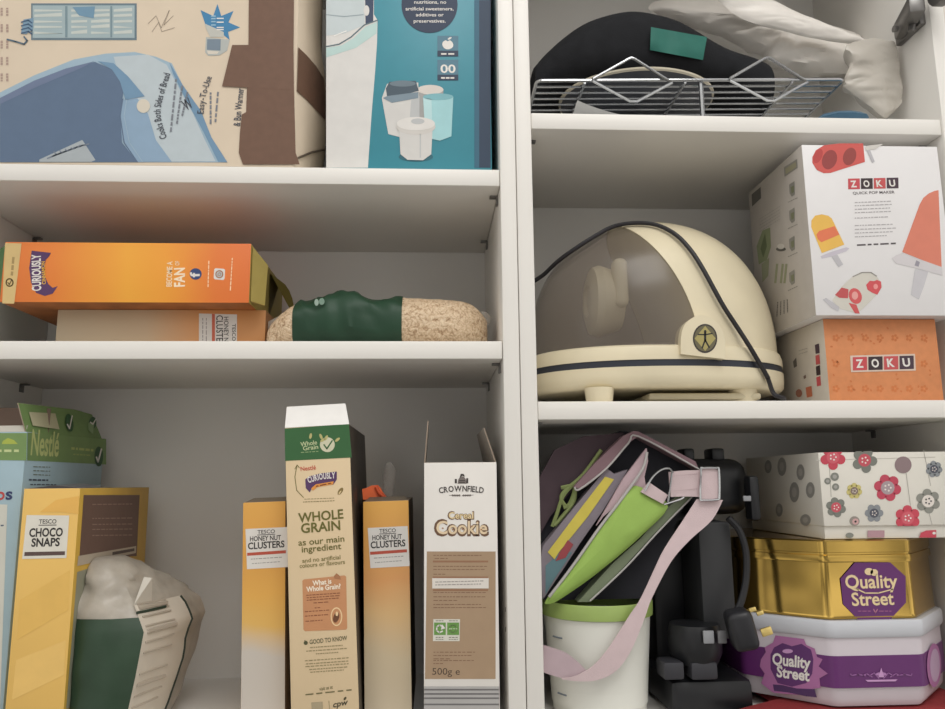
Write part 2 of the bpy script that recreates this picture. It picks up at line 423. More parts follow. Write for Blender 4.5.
# ------------------------------------------------------------------ teal boxed appliance
TEAL = mat('teal_printed_card', (62, 140, 156), .4, var=.02)
Yt = .018
a = at(327, 166, Yt); b = at(492, 167, Yt)
tb = Carton('appliance_box', 'tall teal and white box showing jars, beside the taped cardboard box', 'box', (a.x, Yt, ZA), b.x-a.x, .17, .30, TEAL, {'-x': P((196, 200, 200))})
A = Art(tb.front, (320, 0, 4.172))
A.poly([(26, -40), (225, -40), (225, 60), (240, 85), (238, 180), (230, 300), (215, 480), (200, 700), (26, 700)], P((216, 214, 210)), 1)
A.poly([(188, -40), (224, -40), (222, 95), (190, 100)], P((52, 66, 92)), 2); A.ell(194, 45, 12, 22, P((216, 214, 210)), 3)
A.poly([(26, -40), (186, -40), (186, 105), (100, 140), (26, 150)], P((196, 206, 208)), 2)
A.line([(26, 195), (80, 185), (130, 155), (185, 105), (240, 85)], 5, P((90, 110, 118)), 3); A.poly([(26, 200), (90, 190), (140, 160), (190, 112), (238, 92), (236, 140), (150, 200), (26, 240)], P((184, 210, 206)), 2)
A.line([(26, 62), (100, 70), (180, 62)], 4, P((150, 164, 170)), 3); A.line([(60, 150), (110, 130)], 4, P((240, 238, 234)), 3)
A.rect(648, 0, 712, 700, P((44, 62, 84)), 1); A.rect(644, 0, 664, 700, P((52, 100, 122)), 2)  # navy edge and its blend paint the shaded gap beside the box
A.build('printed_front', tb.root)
A = Art(tb.front, (320, 0, 4.172))
A.ell(457, 20, 117, 118, P((40, 54, 78)), 2, 40)
for t, x0, x1, y in (('nutritions, no', 393, 527, 16), ('artificial sweeteners,', 357, 557, 44), ('additives or', 400, 516, 69), ('preservatives.', 391, 524, 95)):
    A.text(t, (x0, y), (x1, y), 15, WHITE, 3)
for y, ic in ((150, 0), (250, 1)):
    A.rect(490, y, 577, y+62, P((84, 124, 142)), 2); A.rect(490, y+62, 577, y+86, P((42, 56, 78)), 2)
    A.small((505, y+79), (560, y+79), 9, WHITE, 3, 1+ic)
    if ic == 0:
        A.poly([(533+23*math.cos(t/16*6.283)*(1+.06*math.sin(t/16*12.57)), 187+20*math.sin(t/16*6.283)-(2 if t == 12 else 0)*-3) for t in range(16)], WHITE, 3); A.ell(541, 161, 9, 4, WHITE, 3, rot=-.5)
    else:
        A.text('00', (503, 304), (566, 304), 36, WHITE, 3, .02)
A.build('badges', tb.root)
A = Art(tb.front, (320, 0, 4.172)); G1, G2, G3 = P((208, 206, 202)), P((186, 188, 188)), P((70, 86, 98))
A.ell(460, 375, 55, 20, P((214, 206, 198)), 3); A.poly([(405, 375), (515, 375), (505, 560), (420, 560)], P((160, 160, 158)), 2)
A.poly([(258, 410), (280, 350), (410, 345), (415, 560), (330, 572), (285, 560)], G1, 3); A.poly([(380, 420), (415, 400), (415, 560), (370, 570)], G2, 4)
A.poly([(275, 370), (290, 342), (400, 338), (412, 380), (330, 402), (280, 405)], G3, 4); A.ell(345, 350, 55, 13, P((106, 122, 132)), 5); A.poly([(262, 410), (280, 402), (410, 385), (410, 410), (300, 430)], P((122, 140, 152)), 5)
A.poly([(430, 405), (556, 405), (548, 570), (500, 588), (440, 575)], P((160, 206, 210)), 5); A.ell(493, 405, 63, 14, P((124, 178, 186)), 6); A.poly([(430, 410), (465, 415), (470, 580), (440, 575)], P((184, 218, 220)), 6)
A.ell(400, 655, 72, 20, P((46, 104, 118)), 2)
A.poly([(330, 535), (470, 535), (464, 645), (430, 670), (365, 668), (336, 645)], G1, 7); A.ell(400, 530, 82, 34, P((206, 202, 196)), 8); A.ell(400, 518, 80, 28, P((220, 217, 212)), 9); A.ell(408, 508, 28, 12, G2, 10); A.rect(416, 560, 421, 660, G2, 8)
A.build('printed_jars', tb.root)

# ================================================================== middle left shelf
g = grad('honey_blend_lying', 'X', [(-.117, (186, 170, 144)), (-.02, (192, 168, 138)), (.05, (206, 146, 92)), (.117, (190, 134, 82))])
a = at(58, 308, .07)
hl = Carton('cereal_box', 'beige and orange cereal box lying flat underneath the bright orange box', 'cereal box', (a.x, .07, ZB), .2345, .165, .0485, g, {'+x': P((150, 104, 62)), '-x': P((120, 98, 70))}, group=None)
A = Art(hl.front)
A.poly([(199, 350), (199, 313.5), (237, 314.5), (237, 350)], P((208, 204, 198)), 1); A.poly([(212, 350), (212, 314), (215, 314.1), (215, 350)], P((190, 96, 72)), 2)
A.text('CLUSTERS', (216.5, 315.5), (216.5, 349.5), 6.3, DK); A.text('HONEY NUT', (224, 317), (224, 349.5), 4.4, DK); A.text('TESCO', (232.2, 324), (232.2, 341), 3.4, DK)
A.small((206, 318), (206, 348), 1, P((120, 116, 112)), 2, 4); A.small((202.5, 318), (202.5, 345), 1, P((120, 116, 112)), 2, 4)
A.build('label', hl.root)

g = grad('orange_box_blend', 'X', [(-.135, (226, 122, 60)), (-.08, (232, 134, 58)), (.0, (240, 170, 62)), (.045, (238, 160, 58)), (.10, (228, 124, 56)), (.135, (226, 118, 58))])
OLIVE = mat('olive_yellow_card', (160, 142, 74), .6)
a = at(5, 243, .035); zb = ZB+.0487
ob = Carton('cereal_box', 'bright orange cereal box lying on its side on top of another box', 'cereal box', (a.x, .035, zb), .269, .185, .0685, g, {'+x': OLIVE, '-x': P((70, 110, 70)), '-z': mat('box_underside', (150, 92, 48), .6, var=.25, scale=30)})
A = Art(ob.front, (0, 230, 3.5))
A.poly([(18, 45.5), (76, 47), (50, 258), (8, 257)], P((214, 186, 128)), 1)
A.ring(34, 184, 12, 13, 4, P((120, 100, 62)), 2); A.line([(28, 184), (33, 191), (41, 176)], 4, P((120, 100, 62)), 2); A.small((46, 160), (52, 95), 12, P((168, 142, 92)), 2, 2)
A.build('check_strip', ob.root)
A = Art(ob.front, (0, 225, 5.914))
A.poly([(188, 152), (302, 165), (290, 187), (272, 205), (264, 240), (264, 300), (286, 350), (312, 372), (342, 362), (312, 406), (266, 420), (214, 402), (184, 340), (173, 255)], PURPLE, 1)
A.text('CURIOUSLY', (243, 388), (240, 172), 48, WHITE, 2, .03); A.text('CINNAMON', (272, 350), (266, 215), 20, YELLOW, 2, .02)
A.build('logo', ob.root)
A = Art(ob.front, (0, 230, 3.5))
A.text('BECOME A', (601, 198), (604, 110), 18, P((250, 226, 190)), 1, .02); A.text('FAN', (646, 198), (646, 132), 34, P((250, 230, 200)), 1, .03); A.text('OF', (628, 124), (628, 108), 14, P((250, 226, 190)), 1)
A.ell(685, 154, 21, 20, P((52, 72, 118)), 1); A.text('f', (698, 165), (698, 147), 30, WHITE, 2, .03)
A.small((730, 200), (733, 108), 5, P((250, 220, 180)), 1, 4); A.small((808, 212), (815, 98), 5, P((250, 220, 180)), 1, 5)
A.poly([(750, 138), (754, 134), (784, 136), (788, 140), (786, 170), (782, 175), (752, 173), (748, 168)], WHITE, 1); A.ring(768, 155, 12, 12, 3.5, ORANGE, 2); A.ring(768, 155, 5, 5, 2.5, ORANGE, 2)
A.build('printed_text', ob.root)
W0, H0 = ob.w, ob.h
mb = MB(); q = ob.O+V3((W0, .004, 0))
mb.prism([q+V3((.0008, 0, .003)), q+V3((.014, .012, .001)), q+V3((.016, .012, .048)), q+V3((.0008, 0, .066))], (-.0012, .003, 0), OLIVE); mb.build('end_flap', ob.root)
mb = MB(); q = ob.O+V3((W0, .10, 0)); pts = [q+V3((.001, 0, .004))]
for k in range(7): pts.append(q+V3((.001+.026*math.sin(k/6*1.57), .03, .012+.050*math.cos(k/6*1.57)*1.0)))
pts.append(q+V3((.001, 0, .062)))
mb.prism(pts[::-1], (0, .0012, 0), mat('olive_flap_dark', (132, 120, 58), .6)); mb.build('end_flap', ob.root)
mb = MB(); q = ob.O+V3((0, .003, 0)); mb.prism([q+V3((-.0008, 0, .002)), q+V3((-.012, .010, .004)), q+V3((-.012, .010, .064)), q+V3((-.0008, 0, .066))], (.0006, .002, 0), P((84, 124, 78))); mb.build('end_flap', ob.root)

# ------------------------------------------------------------------ bag of oats lying down
def oat_mat():
    m = mat('rolled_oats_in_film', (200, 178, 150), .45)
    nt = m.node_tree; b = nt.nodes['Principled BSDF']
    tc = nt.nodes.new('ShaderNodeTexCoord'); vo = nt.nodes.new('ShaderNodeTexVoronoi'); vo.inputs['Scale'].default_value = 290
    nz_ = nt.nodes.new('ShaderNodeTexNoise'); nz_.inputs['Scale'].default_value = 160; nt.links.new(tc.outputs['Object'], nz_.inputs['Vector'])
    mx = nt.nodes.new('ShaderNodeMixRGB'); mx.inputs['Fac'].default_value = .012; nt.links.new(tc.outputs['Object'], mx.inputs['Color1']); nt.links.new(nz_.outputs['Color'], mx.inputs['Color2'])
    nt.links.new(mx.outputs['Color'], vo.inputs['Vector'])
    r = nt.nodes.new('ShaderNodeValToRGB'); cr = r.color_ramp
    cr.elements[0].position = 0; cr.elements[0].color = (*lin((238, 220, 192)), 1)
    cr.elements[1].position = 1; cr.elements[1].color = (*lin((150, 118, 84)), 1)
    e = cr.elements.new(.55); e.color = (*lin((214, 188, 156)), 1)
    nt.links.new(vo.outputs['Distance'], r.inputs['Fac'])
    sp = nt.nodes.new('ShaderNodeMixRGB'); sp.blend_type = 'MULTIPLY'; sp.inputs['Fac'].default_value = .35
    hs = nt.nodes.new('ShaderNodeValToRGB'); hs.color_ramp.elements[0].color = (.65, .57, .48, 1); nt.links.new(vo.outputs['Color'], hs.inputs['Fac'])
    nt.links.new(r.outputs['Color'], sp.inputs['Color1']); nt.links.new(hs.outputs['Color'], sp.inputs['Color2'])
    nt.links.new(sp.outputs['Color'], b.inputs['Base Color'])
    bp = nt.nodes.new('ShaderNodeBump'); bp.inputs['Strength'].default_value = .6; bp.inputs['Distance'].default_value = .002; bp.invert = True
    nt.links.new(vo.outputs['Distance'], bp.inputs['Height']); nt.links.new(bp.outputs['Normal'], b.inputs['Normal'])
    return m
OATS = oat_mat()
FILM = mat('clear_film', (190, 184, 174), .25, alpha=.45, spec=.5, bump=.3, bscale=60)
DKGREEN = mat('dark_green_label_film', (28, 62, 42), .5, var=.08, scale=30, bump=.15, bscale=50)
prof = [(269, 327), (272, 322), (279, 315.5), (288, 309.5), (298, 304.5), (310, 301), (325, 297), (338, 292.5), (348, 291.5), (358, 294), (368, 297.5), (380, 299.5), (392, 299), (403, 299), (420, 298.5), (440, 298.5), (458, 300), (470, 303.5), (480, 309.5), (487, 317)]
prof = [(q.x, q.y) for q in smooth_pts([(a, b, 0) for a, b in prof], 3)]
def oat_ring(px, py, grow=0.):
    p = at(px, py, .062); top = p.z; c = .085; x = p.x
    fx = min(1, (px-262)/30, (489-px)/26); hd = .012+.043*max(0, fx)**.5+grow; hh = (top-ZB)/2; zc = ZB+hh+.0003
    out = []
    for k in range(40):
        a = 2*math.pi*k/40; ca, sa = math.cos(a), math.sin(a)
        e = .75
        y = c+hd*math.copysign(abs(ca)**e, ca); z = zc+hh*math.copysign(abs(sa)**(.95 if sa > 0 else .5), sa)
        n_ = (noise.noise(V3((x*60, y*60, z*60)))*.0025+(abs(noise.noise(V3((x*45+z*30, y*20, z*25))))*-.010+.003)*(1 if 297 < px < 404.5 else .3))*max(0, fx)
        out.append(V3((x, y+n_*ca, max(ZB+.0003, z+n_*max(0, sa)+(grow if sa > 0 else 0)))))
    return out
bag = thing('oat_bag', 'clear bag of rolled oats with a dark green band lying on the middle shelf', 'bag of oats', (-.16, .085, ZB))
MB().rings([oat_ring(*q) for q in prof], OATS).build('bag', bag)
MB().rings([oat_ring(*q, .0012) for q in prof if 297 < q[0] < 404.5], DKGREEN, cap=False).build('label', bag)
for tip, pts in (('l', [(281, 315), (273, 319), (268, 321.5), (268, 330), (272, 334), (281, 337)]), ('r', [(481, 311), (487, 312), (491, 317), (490, 323), (486, 326), (481, 328)])):
    MB().pillow([at(x, y, .08) for x, y in pts], (0, -1, 0), .002, .002, FILM, 5, .001, 80).build('film_end', bag)
A = Art(Face(at(330, 300, .026), (1, 0, 0), (0, 0, 1)), (250, 230, 3.26)); A.L = 0
A.ell(217, 236, 7, 11, P((150, 170, 156)), 0); A.ell(234, 233, 9, 11, P((120, 146, 130)), 0)
A.build('printed_mark', bag, next(c for c in bag.children if c.name.startswith('label')))

# ================================================================== bottom left compartment
BLUE = mat('pale_blue_card', (158, 182, 192), .5, var=.02)
NGREEN = mat('cereal_green_card', (118, 146, 90), .5, var=.05)
a = at(27, 432, .014); zt = a.z
ne = Carton('cereal_box', 'pale blue cereal box with an open green top at the far left edge', 'cereal box', (XL+.003, .014, ZF), a.x-XL-.003, .19, zt-ZF, BLUE, {'+z': CARD_IN})
A = Art(ne.front)
A.poly([(-60, 433), (27, 433), (26.6, 460.5), (-60, 459.5)], NGREEN, 1)
A.poly([(3, 441), (8, 438), (14, 440), (18, 444), (2, 444)], P((168, 180, 80)), 2); A.small((-4, 452), (19, 452), 3.5, P((196, 206, 150)), 2, 2)
A.poly([(-60, 504), (7.5, 504.5), (0, 709), (-60, 709)], P((206, 206, 196)), 1)
A.text('O', (-4, 499.6), (4.6, 499.4), 7.5, P((190, 74, 72)), 2, .05); A.text('S', (5.6, 499.4), (12.5, 499), 7.5, P((52, 60, 100)), 2, .05)
A.small((-8, 527), (4, 526), 2, P((90, 100, 120)), 3, 2)
A.build('printed_front', ne.root)
A = Art(ne.right)
A.poly([(27.3, 432.5), (106, 439), (106, 464.5), (27, 460.5)], NGREEN, 1)
A.text('Nestl\u00e9', (30.2, 454.5), (58, 456), 12, P((186, 194, 128)), 2, .02); A.small((71, 449.5), (93, 451.5), 3.4, P((170, 182, 110)), 2, 3); A.small((73, 455), (90, 456), 2, P((150, 166, 100)), 2, 3)
A.ell(98.4, 456.5, 4.4, 10, P((44, 84, 50)), 3); A.line([(96, 457), (97.6, 462), (101, 449)], 1.5, WHITE, 4)
for y in (467, 471, 475): A.small((33, y), (50, y+.6), 1.2, P((120, 126, 110)), 2, 3)
A.small((28.6, 480.5), (48, 481), 2.2, P((66, 74, 90)), 2, 3); A.small((30, 485), (56, 485.3), 1.6, P((74, 82, 96)), 2, 4)
A.build('printed_side', ne.root)
# the wide flap standing up along the side, and the short flap folded in behind
FLG = mat('green_flap_card', (116, 144, 88), .5, var=.05)
q0, q1 = ne.p(1, 0, 1), ne.p(1, 1, 1)
f0, f1 = q0+V3((-.012, .001, .030)), q1+V3((-.014, -.008, .034))
mb = MB(); mb.prism([q0+V3((-.0012, .0, 0)), q1+V3((-.0012, 0, 0)), f1, f1+V3((.001, -.05, .0015)), f0], (-.0012, 0, .0003), FLG, CARD_IN)
fl = mb.build('flap', ne.root)
FF = Face(q0, q1-q0, f0-q0)
A = Art(FF, (0, 395, 6.75)); A.L = 3
A.poly([(190, 118), (372, 138), (402, 246), (218, 210)], P((186, 182, 150)), 4)
A.ell(470, 205, 26, 62, P((52, 92, 56)), 4, rot=-.2); A.line([(455, 215), (470, 245), (488, 160)], 8, WHITE, 5)
A.ell(630, 215, 26, 40, P((52, 92, 56)), 4); A.poly([(598, 215), (640, 210), (632, 290), (600, 260)], P((140, 166, 120)), 5); A.line([(612, 210), (630, 225), (655, 185)], 8, WHITE, 6)
A.build('printed_flap', ne.root, fl)
mb = MB(); mb.prism([ne.p(0, .25, 1), ne.p(.985, .25, 1), ne.p(.93, .32, 1)+V3((0, 0, .03)), ne.p(0, .32, 1)+V3((0, 0, .032))], (0, .001, 0), P((128, 108, 96))); mb.build('flap', ne.root)
mb = MB(); mb.prism([ne.p(0, .0, 1)+V3((0, .0005, 0)), ne.p(.985, 0, 1)+V3((0, .0005, 0)), ne.p(.97, .03, 1)+V3((0, 0, .007)), ne.p(0, .03, 1)+V3((0, 0, .006))], (0, .001, 0), P((190, 186, 176))); mb.build('flap', ne.root)

YCARD = mat('yellow_card', (230, 188, 104), .5, var=.03, scale=12)
a = at(24, 489, .0); b = at(80, 491, .0)
cs = Carton('cereal_box', 'yellow cereal box with a brown side panel, standing next to the pale blue box', 'cereal box', (a.x, .0, ZF), b.x-a.x, .193, a.z-ZF, YCARD, {'+x': mat('olive_yellow_side', (206, 168, 74), .5), '+z': CARD_IN})
A = Art(cs.front)
A.poly([(40, 512), (56, 500), (79, 496), (78.5, 514), (60, 512)], P((232, 182, 94)), 1)
A.poly([(20, 600), (70, 570), (68.5, 610), (17, 640)], P((227, 184, 98)), 1); A.poly([(16, 660), (66, 640), (64, 675), (12, 700)], P((232, 192, 112)), 1)
A.build('printed_front', cs.root)
A = Art(cs.front)
A.poly([(26.8, 515), (69.4, 515.5), (66.5, 558), (22.3, 559)], P((222, 218, 206)), 2)
A.text('TESCO', (39, 523.6), (56.5, 523.4), 4.2, DK, 3); A.line([(39, 525.2), (56.5, 525)], .8, DK, 3)
A.text('CHOCO', (29.2, 536.7), (62.8, 536), 8.2, DK, 3, .03); A.text('SNAPS', (31.4, 546.5), (59.8, 545.8), 8, DK, 3, .03)
A.poly([(24.8, 552), (65.2, 551.2), (65, 555), (24.4, 556)], P((92, 74, 70)), 3)
A.build('label', cs.root)
A = Art(cs.right)
A.poly([(83.5, 495), (139.5, 495), (136.5, 556), (79, 560)], P((112, 88, 78)), 1)
for y in (505, 519, 525, 530, 536): A.small((92, y), (132, y-.5), 1.5, P((150, 128, 116)), 2, 5)
A.poly([(78, 556), (136, 546), (135.6, 553), (77, 566)], P((190, 178, 160)), 2); A.poly([(112, 552), (134, 548.2), (134, 551), (112, 555)], P((90, 76, 70)), 3)
A.poly([(77, 572), (96, 566), (90, 700), (66, 709)], P((150, 150, 130)), 1)
A.build('printed_side', cs.root)
mb = MB(); mb.prism([cs.p(.02, .02, 1), cs.p(.5, .0, 1)+V3((0, .002, .003)), cs.p(.98, .02, 1)], (0, .06, .002), P((96, 96, 100))); mb.build('flap', cs.root)

# ------------------------------------------------------------------ half empty bag beside it
bg = thing('oat_bag', 'part empty clear bag with a green front slumped beside the yellow box', 'bag of oats', (-.415, .09, ZF))
CRUMP = mat('crumpled_clear_film', (186, 178, 165), .28, var=.14, scale=50, bump=.7, bscale=60, alpha=.8)
lev = [(ZF+.0005, (-.452, .015), (-.398, .006), (-.380, .10), (-.440, .15)), (ZF+.02, (-.4535, .012), (-.393, .006), (-.374, .115), (-.442, .165)), (-.17, (-.4535, .012), (-.386, .006), (-.364, .125), (-.44, .17)),
       (-.13, (-.4535, .012), (-.382, .010), (-.356, .13), (-.43, .17)), (-.112, (-.453, .014), (-.392, .016), (-.362, .125), (-.43, .165)), (-.098, (-.452, .018), (-.402, .024), (-.374, .115), (-.43, .15)),
       (-.084, (-.451, .024), (-.412, .03), (-.392, .10), (-.432, .13)), (-.068, (-.450, .032), (-.422, .036), (-.412, .075), (-.438, .10)), (-.060, (-.449, .042), (-.432, .046), (-.428, .065), (-.442, .08))]
def bag_ring(l, g=0.):
    z, cs4 = l[0], [V3((x, y, l[0])) for x, y in l[1:]]
    pts = []
    for i in range(4):
        a, b = cs4[i], cs4[(i+1) % 4]
        for k in range(8): pts.append(a.lerp(b, k/8))
    c = sum(pts, V3())/len(pts); out = []
    for i, p in enumerate(pts):
        f = math.sin((i % 8)/8*math.pi)*.006
        d = (p-c); d.z = 0; n_ = noise.noise(p*45)*.003+(noise.noise(p*70+V3((3, 1, 2)))*.007*min(1, max(0, (l[0]+.12)/.03)))
        q = p+d.normalized()*(f+n_+g); q.x = max(q.x, -.4496); q.z = max(q.z, ZF+.0014); out.append(q)
    return out
lv = []
for i in range(len(lev)-1):
    for k in range(4):
        t = k/4; lv.append(tuple([lev[i][0]+(lev[i+1][0]-lev[i][0])*t]+[(lev[i][j][0]+(lev[i+1][j][0]-lev[i][j][0])*t, lev[i][j][1]+(lev[i+1][j][1]-lev[i][j][1])*t) for j in (1, 2, 3, 4)]))
lv.append(lev[-1])
MB().rings([bag_ring(l) for l in lv], CRUMP).build('bag', bg)
def patch(levels, i0, i1, m, g=.0012, mats=None):
    rows = [bag_ring(l, g)[i0:i1+1] for l in levels]; n = i1-i0+1; mb = MB()
    mb.add([p for r in rows for p in r], [[i*n+k, i*n+k+1, (i+1)*n+k+1, (i+1)*n+k] for i in range(len(rows)-1) for k in range(n-1)], m); return mb
patch([l for l in lv if l[0] < -.113], 0, 8, mat('green_bag_label', (46, 68, 50), .4, var=.1, scale=40, bump=.2, bscale=40)).build('label', bg)
patch([l for l in lv if l[0] < -.104], 8, 13, P((206, 198, 184))).build('ingredients_panel', bg)
rw = [l for l in lv if -.225 < l[0] < -.105]; mb = MB()
for i, l in enumerate(rw):
    r = bag_ring(l, .0018)
    if i % 5 != 2: mb.tube([r[8].lerp(r[9], .4), r[9], r[10], r[11].lerp(r[12], .3)], .0011 if i % 5 else .0024, P((176, 166, 152)), 5)
join(mb.build('printed_text', bg), next(c for c in bg.children if c.name.startswith('ingredients')))
mb = MB(); mb.tube([bag_ring(l, .0018)[13] for l in lv if l[0] < -.104], .0012, P((44, 54, 46)), 6); mb.tube([bag_ring(lv[16], .002)[k] for k in (8, 9, 10, 11)], .0014, P((44, 60, 48)), 6); mb.build('seam', bg)
e0 = bag_ring([l for l in lv if l[0] < -.104][-1], .001)
mb = MB(); mb.prism([e0[8], e0[10], at(152, 578, .03), at(144, 577, .028)], (0, .0012, 0), P((204, 198, 186)))
mb.build('torn_strip', bg)

# ------------------------------------------------------------------ honey coloured twin boxes
def honey(dx, label, stops, w, lean, top, Y):
    a = at(top[0], top[1], Y); h = (a.z-ZF)/math.cos(lean)
    O = a-V3((-math.sin(lean), 0, math.cos(lean)))*h
    g_ = grad('honey_blend_%d' % dx, 'Z', [(h*f, c) for f, c in stops])
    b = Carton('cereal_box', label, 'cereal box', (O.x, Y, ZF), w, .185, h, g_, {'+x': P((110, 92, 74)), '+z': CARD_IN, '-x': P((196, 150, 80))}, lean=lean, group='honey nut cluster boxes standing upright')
    A = Art(b.front); Q = lambda x, y: (x+dx+(1.3 if dx else 0)*(y-529)/40, y-(1 if dx else 0))
    k = 40/42 if dx else 1
    R = lambda x, y: Q(245.5+(x-245.5)*k, y)
    A.poly([R(245.5, 529), R(287.5, 527), R(288.3, 567), R(247, 569.2)], P((222, 218, 212)), 1)
    A.text('TESCO', R(257.5, 533.8), R(275, 533), 3.6, DK, 2); A.line([R(257.5, 535), R(275, 534.2)], .7, DK, 2)
    A.text('HONEY NUT', R(250, 541.2), R(281, 539.7), 4.6, DK, 2, .02); A.text('CLUSTERS', R(248, 549.3), R(284.6, 547), 6.4, DK, 2, .025)
    A.poly([R(247.2, 552.8), R(286, 550.2), R(286, 553.2), R(247.2, 555.8)], P((186, 84, 66)), 2)
    A.small(R(251, 559.5), R(282, 557.5), 1.1, P((150, 146, 142)), 2, 5); A.small(R(252, 564), R(280, 562), 1.1, P((160, 156, 152)), 2, 5)
    A.build('label', b.root)
    mb = MB(); mb.prism([b.p(.02, .03, 1), b.p(.98, .03, 1), b.p(.9, .16, 1)+V3((0, 0, .004)), b.p(.1, .16, 1)+V3((0, 0, .004))], (0, .001, 0), P((120, 108, 92))); mb.build('flap', b.root)
    return b
h1 = honey(0, 'honey coloured cereal box standing left of the tall beige box', [(0, (206, 198, 188)), (.32, (204, 196, 186)), (.46, (226, 182, 100)), (.60, (226, 172, 84)), (.75, (216, 158, 76)), (1., (222, 166, 80))], .0445, math.radians(1.6), (243, 503), .03)
h2 = honey(122.2, 'honey coloured cereal box with an orange clip behind it, right of the tall beige box', [(0, (212, 198, 174)), (.30, (214, 196, 164)), (.50, (224, 186, 132)), (.66, (220, 160, 100)), (.8, (214, 156, 82)), (1., (222, 166, 80))], .0485, math.radians(1.2), (363, 502), .03)

# ------------------------------------------------------------------ tall beige box
TAN = mat('beige_card', (220, 197, 160), .5, var=.02, scale=15)
le = math.radians(3.0)
a = at(284.8, 428.2, 0.); h = (a.z-ZF)/math.cos(le); O = a-V3((-math.sin(le), 0, math.cos(le)))*h
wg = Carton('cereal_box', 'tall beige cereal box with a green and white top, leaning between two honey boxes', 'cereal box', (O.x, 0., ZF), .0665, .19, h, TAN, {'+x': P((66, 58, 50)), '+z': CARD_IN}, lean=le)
A = Art(wg.front, (280, 400, 4.433))
A.poly([(21, 126.5), (305.5, 107), (318, 255), (23, 270)], P((54, 100, 58)), 1)
A.text('Whole', (92, 206), (165, 196), 19, P((196, 206, 160)), 2); A.text('Grain', (103, 224), (170, 216), 19, P((196, 206, 160)), 2); A.small((93, 234), (170, 229), 4, P((160, 180, 130)), 2, 3)
A.ell(210, 198, 33, 33, P((206, 204, 176)), 2); A.line([(195, 198), (208, 216), (232, 180)], 6, P((54, 100, 58)), 3)
for x, y, r_ in ((136, 160, .2), (182, 162, -.4), (205, 168, .5), (255, 176, .9), (190, 178, 1.)): A.ell(x, y, 6, 13, P((186, 180, 120)), 3, 12, r_)
A.build('green_band', wg.root)
A = Art(wg.front, (280, 400, 4.433)); OLV = P((104, 100, 44))
A.text('Nestl\u00e9', (92, 315), (160, 307), 19, P((196, 84, 66)), 2)
A.poly([(112, 352), (130, 338), (180, 325), (252, 317), (252, 352), (236, 376), (182, 372), (146, 384), (132, 410), (114, 390)], PURPLE, 1)
A.arc_text('CURIOUSLY', [(126, 368), (180, 352), (246, 346)], 26, WHITE, 2, .03); A.poly([(138, 392), (158, 374), (238, 360), (236, 374), (166, 386), (146, 402)], P((226, 150, 70)), 2); A.small((160, 385), (228, 371), 7, P((120, 62, 40)), 3, 2)
A.line([(75, 292), (66, 340), (74, 400), (104, 432)], 3, OLV, 1); A.line([(66, 306), (76, 288), (86, 300)], 3, OLV, 1); A.ell(268, 404, 9, 18, P((132, 112, 66)), 1, 14, .6); A.ell(266, 410, 3, 10, P((222, 198, 150)), 2, 14, .6)
A.small((108, 441), (240, 436), 4, P((150, 136, 96)), 1, 6); A.small((102, 454), (242, 448), 5, P((140, 126, 86)), 1, 7)
A.text('WHOLE', (82, 543), (282, 524), 40, OLV, 2, .02); A.text('GRAIN', (94, 590), (268, 575), 41, OLV, 2, .02)
A.text('as our main', (82, 646), (286, 627), 27, OLV, 2, .01); A.text('ingredient', (97, 676), (272, 660), 27, OLV, 2, .01)
A.c = (280, 550, 4.46)
A.text('and no artificial', (100, 57), (270, 40), 18, P((128, 118, 70)), 2); A.text('colours or flavours', (88, 80), (290, 61), 18, P((128, 118, 70)), 2)
A.poly([(100, 138), (106, 131), (288, 113), (295, 119), (300, 348), (294, 355), (112, 362), (105, 356)], P((198, 142, 100)), 1); A.poly([(240, 117), (252, 103), (268, 116), (272, 132), (244, 128)], P((172, 120, 84)), 2)
A.text('What is', (146, 159), (230, 149), 21, P((244, 232, 212)), 2, .03); A.text('Whole Grain?', (118, 186), (271, 171), 21, P((244, 232, 212)), 2, .03)
for x0, x1, y in ((118, 268, 204), (120, 266, 215), (120, 262, 226), (150, 216, 238), (155, 180, 260), (112, 220, 277), (112, 215, 297), (114, 190, 320)): A.small((x0, y), (x1, y-(x1-x0)*.07), 6, P((140, 88, 60)), 2, max(1, int((x1-x0)/25)))
A.ell(252, 297, 26, 42, P((236, 206, 160)), 2); A.ell(252, 297, 21, 36, P((198, 142, 100)), 3); A.ell(251, 300, 13, 24, P((110, 70, 46)), 4, 20, .3); A.ell(254, 284, 6, 10, P((236, 206, 160)), 5)
A.text('GOOD TO KNOW', (133, 420), (300, 401), 19, P((84, 84, 56)), 2, .01); A.ell(115, 414, 9, 9, P((84, 84, 56)), 2); A.rect(109, 402, 114, 414, P((84, 84, 56)), 3)
for x0, x1, y in ((135, 280, 437), (118, 298, 453), (160, 260, 465), (112, 306, 496), (116, 305, 510), (114, 306, 522), (130, 300, 535), (135, 285, 547)): A.small((x0, y), (x1, y-(x1-x0)*.07), 6, P((150, 136, 100)), 2, 7)
A.text('visit us at', (176, 627), (236, 617), 14, P((110, 104, 70)), 2); A.small((114, 648), (320, 626), 8, P((110, 104, 70)), 2, 3)
A.poly([(140, 680), (190, 676), (192, 716), (142, 720)], P((170, 156, 128)), 2); A.line([(218, 672), (222, 720)], 2, P((130, 120, 90)), 2); A.text('cpw', (238, 702), (306, 688), 24, P((76, 70, 52)), 2, .02, .25); A.ell(290, 662, 5, 9, P((84, 76, 50)), 2, 12, .6)
A.build('printed_text', wg.root)
FT = P((232, 230, 226))
a0, a1 = wg.p(.0, 0, 1), wg.p(1, 0, 1); t0, t1 = at(286.8, 406.8, .012), at(345.4, 403.4, .012)
mb = MB(); mb.prism([a0, a1, t1, t0], (0, .0011, 0), FT, CARD_IN); mb.build('flap', wg.root)
